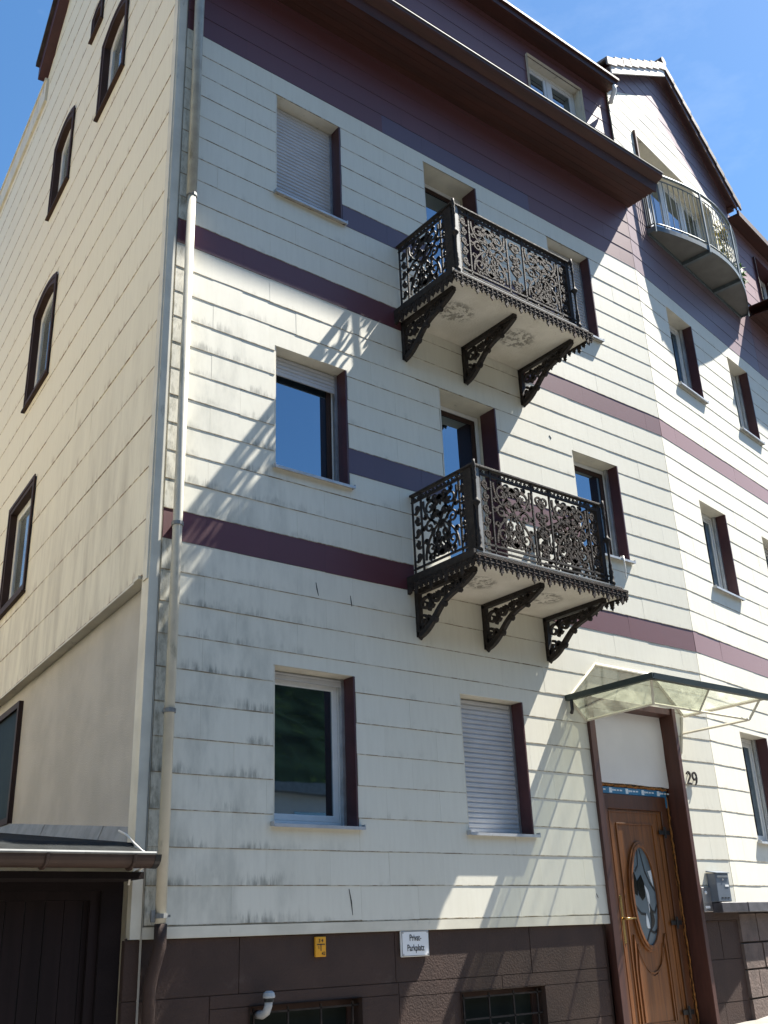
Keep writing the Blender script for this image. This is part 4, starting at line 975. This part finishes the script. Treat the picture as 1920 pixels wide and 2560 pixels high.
def scroll_band(mb, pf, a, c, y0, y1):
    n = max(1, int((c-a)/.055)); p = (c-a)/n
    mb.ribbon(pf, [(a, y0+.004), (c, y0+.004)], .008, .012)
    for k in range(n):
        pts = spiral(a+(k+.5)*p, (y0+y1)/2, .020, R(180*(k % 2)), 1.1, 1 if k % 2 else -1, n=9); mb.ribbon(pf, pts, .009, .012)
iron_balcony(3.22, 'lower ornate black iron balcony, above the canopy of the front door')
iron_balcony(6.275, 'upper ornate black iron balcony with a shuttered window behind its right end', seed=2)

# ------------------------------------------------------------------ bowed steel balcony on the gable
sb = thing('bow_balcony', 'bowed grey steel balcony under the gable with plants at its right end', 'balcony', F2.w(2.2, -.3, 9.6))
U0, U1, ZB = .62, 3.85, 9.72
def bow(t, k=0.): u = U0+(U1-U0)*t; return (u, -(.14 + .40*math.sin(math.pi*t)**.9 + k))
ts = [k/28 for k in range(29)]
front_l = [bow(t) for t in ts]
outl = [(U0, -.012)] + front_l + [(U1, -.012)]
mb = MB(); mb.prism([F2.w(u, y, ZB) for u, y in outl], [F2.w(u, y, ZB+.03) for u, y in outl]); mb.build('floor', 'deck', sb)
mb = MB()
def strip(mb, pts, h0, h1, th):
    for (a, c) in zip(pts, pts[1:]):
        mb.hexa([F2.w(a[0], a[1]-th, h0), F2.w(c[0], c[1]-th, h0), F2.w(c[0], c[1], h0), F2.w(a[0], a[1], h0), F2.w(a[0], a[1]-th, h1), F2.w(c[0], c[1]-th, h1), F2.w(c[0], c[1], h1), F2.w(a[0], a[1], h1)])
strip(mb, front_l, ZB-.03, ZB+.05, .012); mb.box(F2, U0, U1, -.03, -.012, ZB-.05, ZB-.001)
mb.box(F2, U0-.012, U0, -.16, -.012, ZB-.03, ZB+.05); mb.box(F2, U1, U1+.012, -.16, -.012, ZB-.03, ZB+.05); mb.build('edge_beam', 'galv', sb)
for t in (.34, .67):
    u, y = bow(t); mb = MB(); mb.box(F2, u-.03, u+.03, y+.005, -.031, ZB-.06, ZB-.001); mb.build('rib', 'galv', sb)
for (h, r_) in ((1.08, .022), (.97, .010), (.10, .012)):
    mb = MB(); mb.tube([F2.w(U0, -.0, ZB+h)]+[F2.w(u, y, ZB+h) for u, y in front_l]+[F2.w(U1, -.0, ZB+h)], r_, 8); mb.build('top_rail' if h > 1 else 'cross_rail', 'galv', sb, smooth=True)
for k in range(31):
    u, y = bow((k+.5)/31); mb = MB(); mb.tube([F2.w(u, y, ZB+.10), F2.w(u, y, ZB+.97)], .006, 6); mb.build('bar', 'galv', sb)
for t in (.0, .33, .67, 1.):
    u, y = bow(t); mb = MB(); mb.box(F2, u-.02, u+.02, y-.02, y+.004, ZB-.06, ZB+1.07); mb.build('post', 'galv', sb)
for k in range(5):
    z = ZB+.12; mb = MB(); mb.tube([F2.w(U0, -.03-.028*k, z), F2.w(U0, -.03-.028*k, ZB+.97)], .006, 6); mb.build('bar', 'galv', sb)
def plant(name, label, cat, u, y, z, hgt, mat, n, spread, seed):
    r_ = random.Random(seed); t = thing(name, label, cat, F2.w(u, y, z), 'plants on the bowed steel balcony')
    mb = MB(); mb.lathe(F2.w(u, y, z), [(.07, 0), (.095, .16), (.10, .165)], 10); mb.build('pot', 'pot', t, smooth=False)
    mb = MB(); ml = MB()
    for k in range(9):
        a = r_.uniform(0, 6.28); tip = F2.w(u+spread*.6*math.cos(a), y+spread*.35*math.sin(a), z+.16+hgt*r_.uniform(.5, 1)); mb.tube([F2.w(u, y, z+.15), (F2.w(u, y, z+.15)+tip)/2+Vector((0, 0, .05)), tip], .004, 4)
    for k in range(n):
        a = r_.uniform(0, 6.28); q = r_.random()**.5; c = F2.w(u+spread*q*math.cos(a), y+spread*.5*q*math.sin(a), z+.18+hgt*r_.random())
        d = Vector((r_.gauss(0, 1), r_.gauss(0, 1), r_.gauss(0, .7))).normalized(); e_ = d.orthogonal().normalized(); s_ = r_.uniform(.04, .08)
        ml.add([c-d*s_, c+e_*s_*.45, c+d*s_, c-e_*s_*.45], [(0, 1, 2, 3)])
    mb.build('stem', 'leafg', t); o = ml.build('foliage', mat, t, fixn=False); o['kind'] = 'stuff'
plant('potted_plant', 'tall plant with pale yellow flowers behind the bars of the bowed balcony', 'plant', 2.78, -.34, ZB+.03, .95, 'leafy', 300, .17, 4)
plant('potted_plant', 'low bright green plant at the foot of the bowed balcony railing', 'plant', 3.22, -.30, ZB+.03, .34, 'leafg', 260, .22, 5)

# ------------------------------------------------------------------ glass canopy over the door
can = thing('door_canopy', 'hipped glass canopy on a pale frame over the front door', 'canopy', (9.15, -.5, 2.0))
TL, TR, WL, WR, FLp, FRp = (8.67, -.02, 2.70), (9.64, -.02, 2.70), (8.19, -.02, 2.285), (10.12, -.02, 2.285), (8.19, -1.10, 2.285), (10.12, -1.10, 2.285)
def pane(pts):
    a = [Vector(p) for p in pts]; nrm = (a[1]-a[0]).cross(a[2]-a[0]).normalized()*.006
    if nrm.z < 0: nrm = -nrm
    c = sum(a, Vector())/len(a); a = [c+(p-c)*.985 for p in a]
    mb = MB(); mb.prism([p+nrm for p in a], [p-nrm for p in a]); mb.build('glass_pane', 'cglass', can)
pane([WL, FLp, TL]); pane([WR, TR, FRp])
for k in range(2):
    f0, f1 = k/2, (k+1)/2; L = lambda a, b, f: tuple(a[i]+(b[i]-a[i])*f for i in range(3))
    pane([L(FLp, FRp, f0), L(FLp, FRp, f1), L(TL, TR, f1), L(TL, TR, f0)])
mb = MB()
def bar(mb, a, b, w_=.018): mb.tube([a, b], w_, 4)
bar(mb, TL, TR, .022); bar(mb, TL, WL); bar(mb, TR, WR); bar(mb, TL, FLp, .014); bar(mb, TR, FRp, .014); bar(mb, (9.155, -.03, 2.69), (9.155, -1.09, 2.29), .012)
for p in (WL, WR): bar(mb, (p[0], -.03, 2.27), (p[0], -1.09, 2.27), .018)
LL = [(8.43, -.015, 2.07), (8.40, -.92, 2.07), (10.04, -.92, 2.065), (10.06, -.015, 2.065)]
for a, b in zip(LL, LL[1:]): bar(mb, a, b, .014)
bar(mb, LL[1], (8.23, -1.06, 2.27), .013); bar(mb, LL[2], (10.09, -1.06, 2.27), .013); bar(mb, LL[0], (8.22, -.02, 2.26), .014); bar(mb, LL[3], (10.1, -.02, 2.26), .016)
bar(mb, (9.155, -.92, 2.067), (9.155, -1.08, 2.28), .012); bar(mb, (10.055, -.02, 2.07), (10.0, -.012, 1.84), .016)
mb.build('frame', 'trimw', can)
mb = MB()
for a, b in ((FLp, FRp), (WL, FLp)):
    a, b = Vector(a), Vector(b); d = (b-a).normalized(); n_ = Vector((d.y, -d.x, 0))
    if n_.dot(Vector((-1, -1, 0))) < 0: n_ = -n_
    a -= d*.03; b += d*.05
    mb.hexa([a+n_*.05+Vector((0, 0, -.035)), b+n_*.05+Vector((0, 0, -.035)), b-n_*.005+Vector((0, 0, -.035)), a-n_*.005+Vector((0, 0, -.035)),
             a+n_*.055+Vector((0, 0, .022)), b+n_*.055+Vector((0, 0, .022)), b-n_*.005+Vector((0, 0, .022)), a-n_*.005+Vector((0, 0, .022))])
mb.build('gutter', 'canopyedge', can)
mb = MB(); mb.tube([(8.175, -.06, 2.25), (8.175, -.06, 2.15), (8.19, -.03, 2.12)], .018, 8); mb.build('spout', 'black', can)
for q in ([LL[0], LL[1], (8.23, -1.06, 2.268), (8.22, -.02, 2.262)], [LL[1], (9.15, -.92, 2.068), (9.15, -1.07, 2.268), (8.23, -1.06, 2.268)]):
    pane(q)

# ------------------------------------------------------------------ small things on the wall
def text(body, name, mat, size, loc, F_, parent=None, extr=.004, sx=1., font=None):
    cu = bpy.data.curves.new(name, 'FONT'); cu.body = body; cu.size = size; cu.extrude = extr; cu.offset = size*.007; cu.align_x = 'CENTER'; cu.align_y = 'CENTER'
    tmp = bpy.data.objects.new('tmp', cu); COL.objects.link(tmp)
    dg = bpy.context.evaluated_depsgraph_get(); me = bpy.data.meshes.new_from_object(tmp.evaluated_get(dg)); bpy.data.objects.remove(tmp)
    base = Vector(loc); vs = [base + F_.d*v.co.x*sx + Vector((0, 0, v.co.y)) - F_.i*v.co.z for v in me.vertices]
    fs = [tuple(p.vertices) for p in me.polygons]; bpy.data.meshes.remove(me)
    mb = MB(); mb.add(vs, fs); return mb.build(name, mat, parent)
# house number, two cast figures standing off the boards
hn = thing('house_number', 'dark cast figures 29 on the boards right of the front door', 'house number', (10.1, -.03, 1.5))
def digit(pts, w_):
    mb = MB(); mb.ribbon(lambda x, y, d: (x, -.036+d, y), pts, w_, .014); mb.tube([(pts[len(pts)//2][0], -.032, pts[len(pts)//2][1]), (pts[len(pts)//2][0], .0, pts[len(pts)//2][1])], .006, 6); mb.build('digit', 'iron', hn)
arcp = lambda cx, cz, a, b, t0, t1, n=12: [(cx+a*math.cos(R(t0+(t1-t0)*k/n)), cz+b*math.sin(R(t0+(t1-t0)*k/n))) for k in range(n+1)]
digit(arcp(10.035, 1.595, .034, .036, 165, -35) + [(10.02, 1.525), (10.002, 1.502), (10.04, 1.508), (10.078, 1.500)], [.011]*4+[.022]*6+[.016]*7)
digit(arcp(10.145, 1.590, .036, .040, 0, 360, 18) + arcp(10.125, 1.575, .056, .085, 0, -75, 8), [.020]*19+[.020, .020, .019, .018, .016, .015, .013, .011, .009])
# yellow marker plate and the parking sign
ys = thing('marker_plate', 'small yellow utility marker plate on the brown plinth', 'sign', (4.98, -.01, -.1))
mb = MB(); mb.box(F1, 4.932, 5.032, -.012, .010, -.098, .048); mb.build('plate', 'yellow', ys, bevel=.004)
mb = MB(); mb.box(F1, 4.945, 5.019, -.0145, -.0125, -.012, -.005); mb.box(F1, 4.979, 4.985, -.0145, -.0125, -.055, -.012)
mb.build('line', 'ink', ys)
text('3 4', 'lettering', 'ink', .036, (4.982, -.0135, .018), F1, ys, .001); text('1', 'lettering', 'ink', .03, (4.962, -.0135, -.032), F1, ys, .001); text('42', 'lettering', 'ink', .036, (5.006, -.0135, -.076), F1, ys, .001)
ps = thing('parking_sign', 'white enamel sign reading Privat-Parkplatz on the brown plinth', 'sign', (5.945, -.01, -.13))
mb = MB(); mb.box(F1, 5.792, 6.098, -.014, .010, -.132, .070); mb.build('plate', 'signw', ps, bevel=.006)
mb = MB(); mb.ring(F1, rectl(5.798, 6.092, -.126, .064), rectl(5.798, 6.092, -.126, .064, .003), -.0165, -.0135); mb.build('border', 'ink', ps)
text('Privat-', 'lettering', 'ink', .072, (5.945, -.0155, .012), F1, ps, .001, .68); text('Parkplatz', 'lettering', 'ink', .072, (5.945, -.0155, -.066), F1, ps, .001, .70)
for x in (5.812, 6.078):
    for z in (-.115, .053):
        mb = MB(); mb.lathe((x, -.014, z), [(.007, 0), (.006, .004)], 8, axis=(0, -1, 0)); mb.build('screw', 'steel', ps)
vp = thing('vent_pipe', 'grey plastic vent pipe with a cap above the left basement window', 'pipe', (4.45, -.08, -.5))
mb = MB(); mb.tube([(4.44, .05, -.47), (4.44, -.03, -.47), (4.445, -.075, -.45), (4.455, -.085, -.41), (4.46, -.085, -.355)], .030, 12); mb.build('elbow', 'pvc', vp, smooth=True)
mb = MB(); mb.lathe((4.46, -.085, -.385), [(.036, 0), (.036, .022)], 12); mb.build('collar', 'black', vp)
mb = MB(); mb.lathe((4.46, -.085, -.358), [(.044, 0), (.046, .012), (.040, .035), (.022, .048)], 14); mb.build('cap', 'pvc', vp)
# letterbox standing on the ledge, doorbell plate beside it
lb = thing('letterbox', 'grey enamel letterbox on the dark ledge right of the door', 'letterbox', (10.27, -.08, .25))
mb = MB(); mb.box(F1, 10.125, 10.365, -.125, -.012, .252, .545); mb.build('body', 'mail', lb, bevel=.006)
mb = MB(); mb.hexa([(10.12, -.14, .542), (10.37, -.14, .542), (10.37, -.012, .56), (10.12, -.012, .56), (10.12, -.14, .550), (10.37, -.14, .550), (10.37, -.012, .575), (10.12, -.012, .575)]); mb.build('lid', 'mail', lb)
mb = MB(); mb.box(F1, 10.15, 10.345, -.132, -.125, .500, .520); mb.build('flap', 'steel', lb)
mb = MB(); mb.box(F1, 10.275, 10.340, -.129, -.124, .405, .425); mb.build('name_plate', 'signw', lb)
mb = MB(); mb.lathe((10.245, -.125, .478), [(.012, 0), (.010, .008)], 10, axis=(0, -1, 0)); mb.build('lock', 'steel', lb)
for k in range(3): mb = MB(); mb.box(F1, 10.18+.055*k, 10.215+.055*k, -.128, -.123, .285, .297); mb.build('slot', 'black', lb)
ip = thing('doorbell_plate', 'brushed steel doorbell plate between the door frame and the letterbox', 'doorbell', (10.0, -.02, .16))
mb = MB(); mb.box(F1, 9.97, 10.125, -.035, .0, .155, .405); mb.build('plate', 'steel', ip, bevel=.003)
mb = MB(); mb.lathe((10.035, -.035, .35), [(.018, 0), (.016, .008)], 10, axis=(0, -1, 0)); mb.build('button', 'signw', ip)
mb = MB(); mb.box(F1, 9.995, 10.075, -.038, -.034, .19, .215); mb.build('name_plate', 'signw', ip)
tag((lambda mb: (mb.tube([(9.36, -.03, 4.09), (9.355, -.066, 4.085), (9.352, -.075, 4.02), (9.36, -.072, 3.93), (9.352, -.07, 3.84), (9.358, -.07, 3.80)], [.010, .016, .010, .007, .008, .004], 6), mb.build('cord', 'rope', None, smooth=True))[1])(MB()),
    'white cord tied to a window sill and hanging down the boards', 'cord')
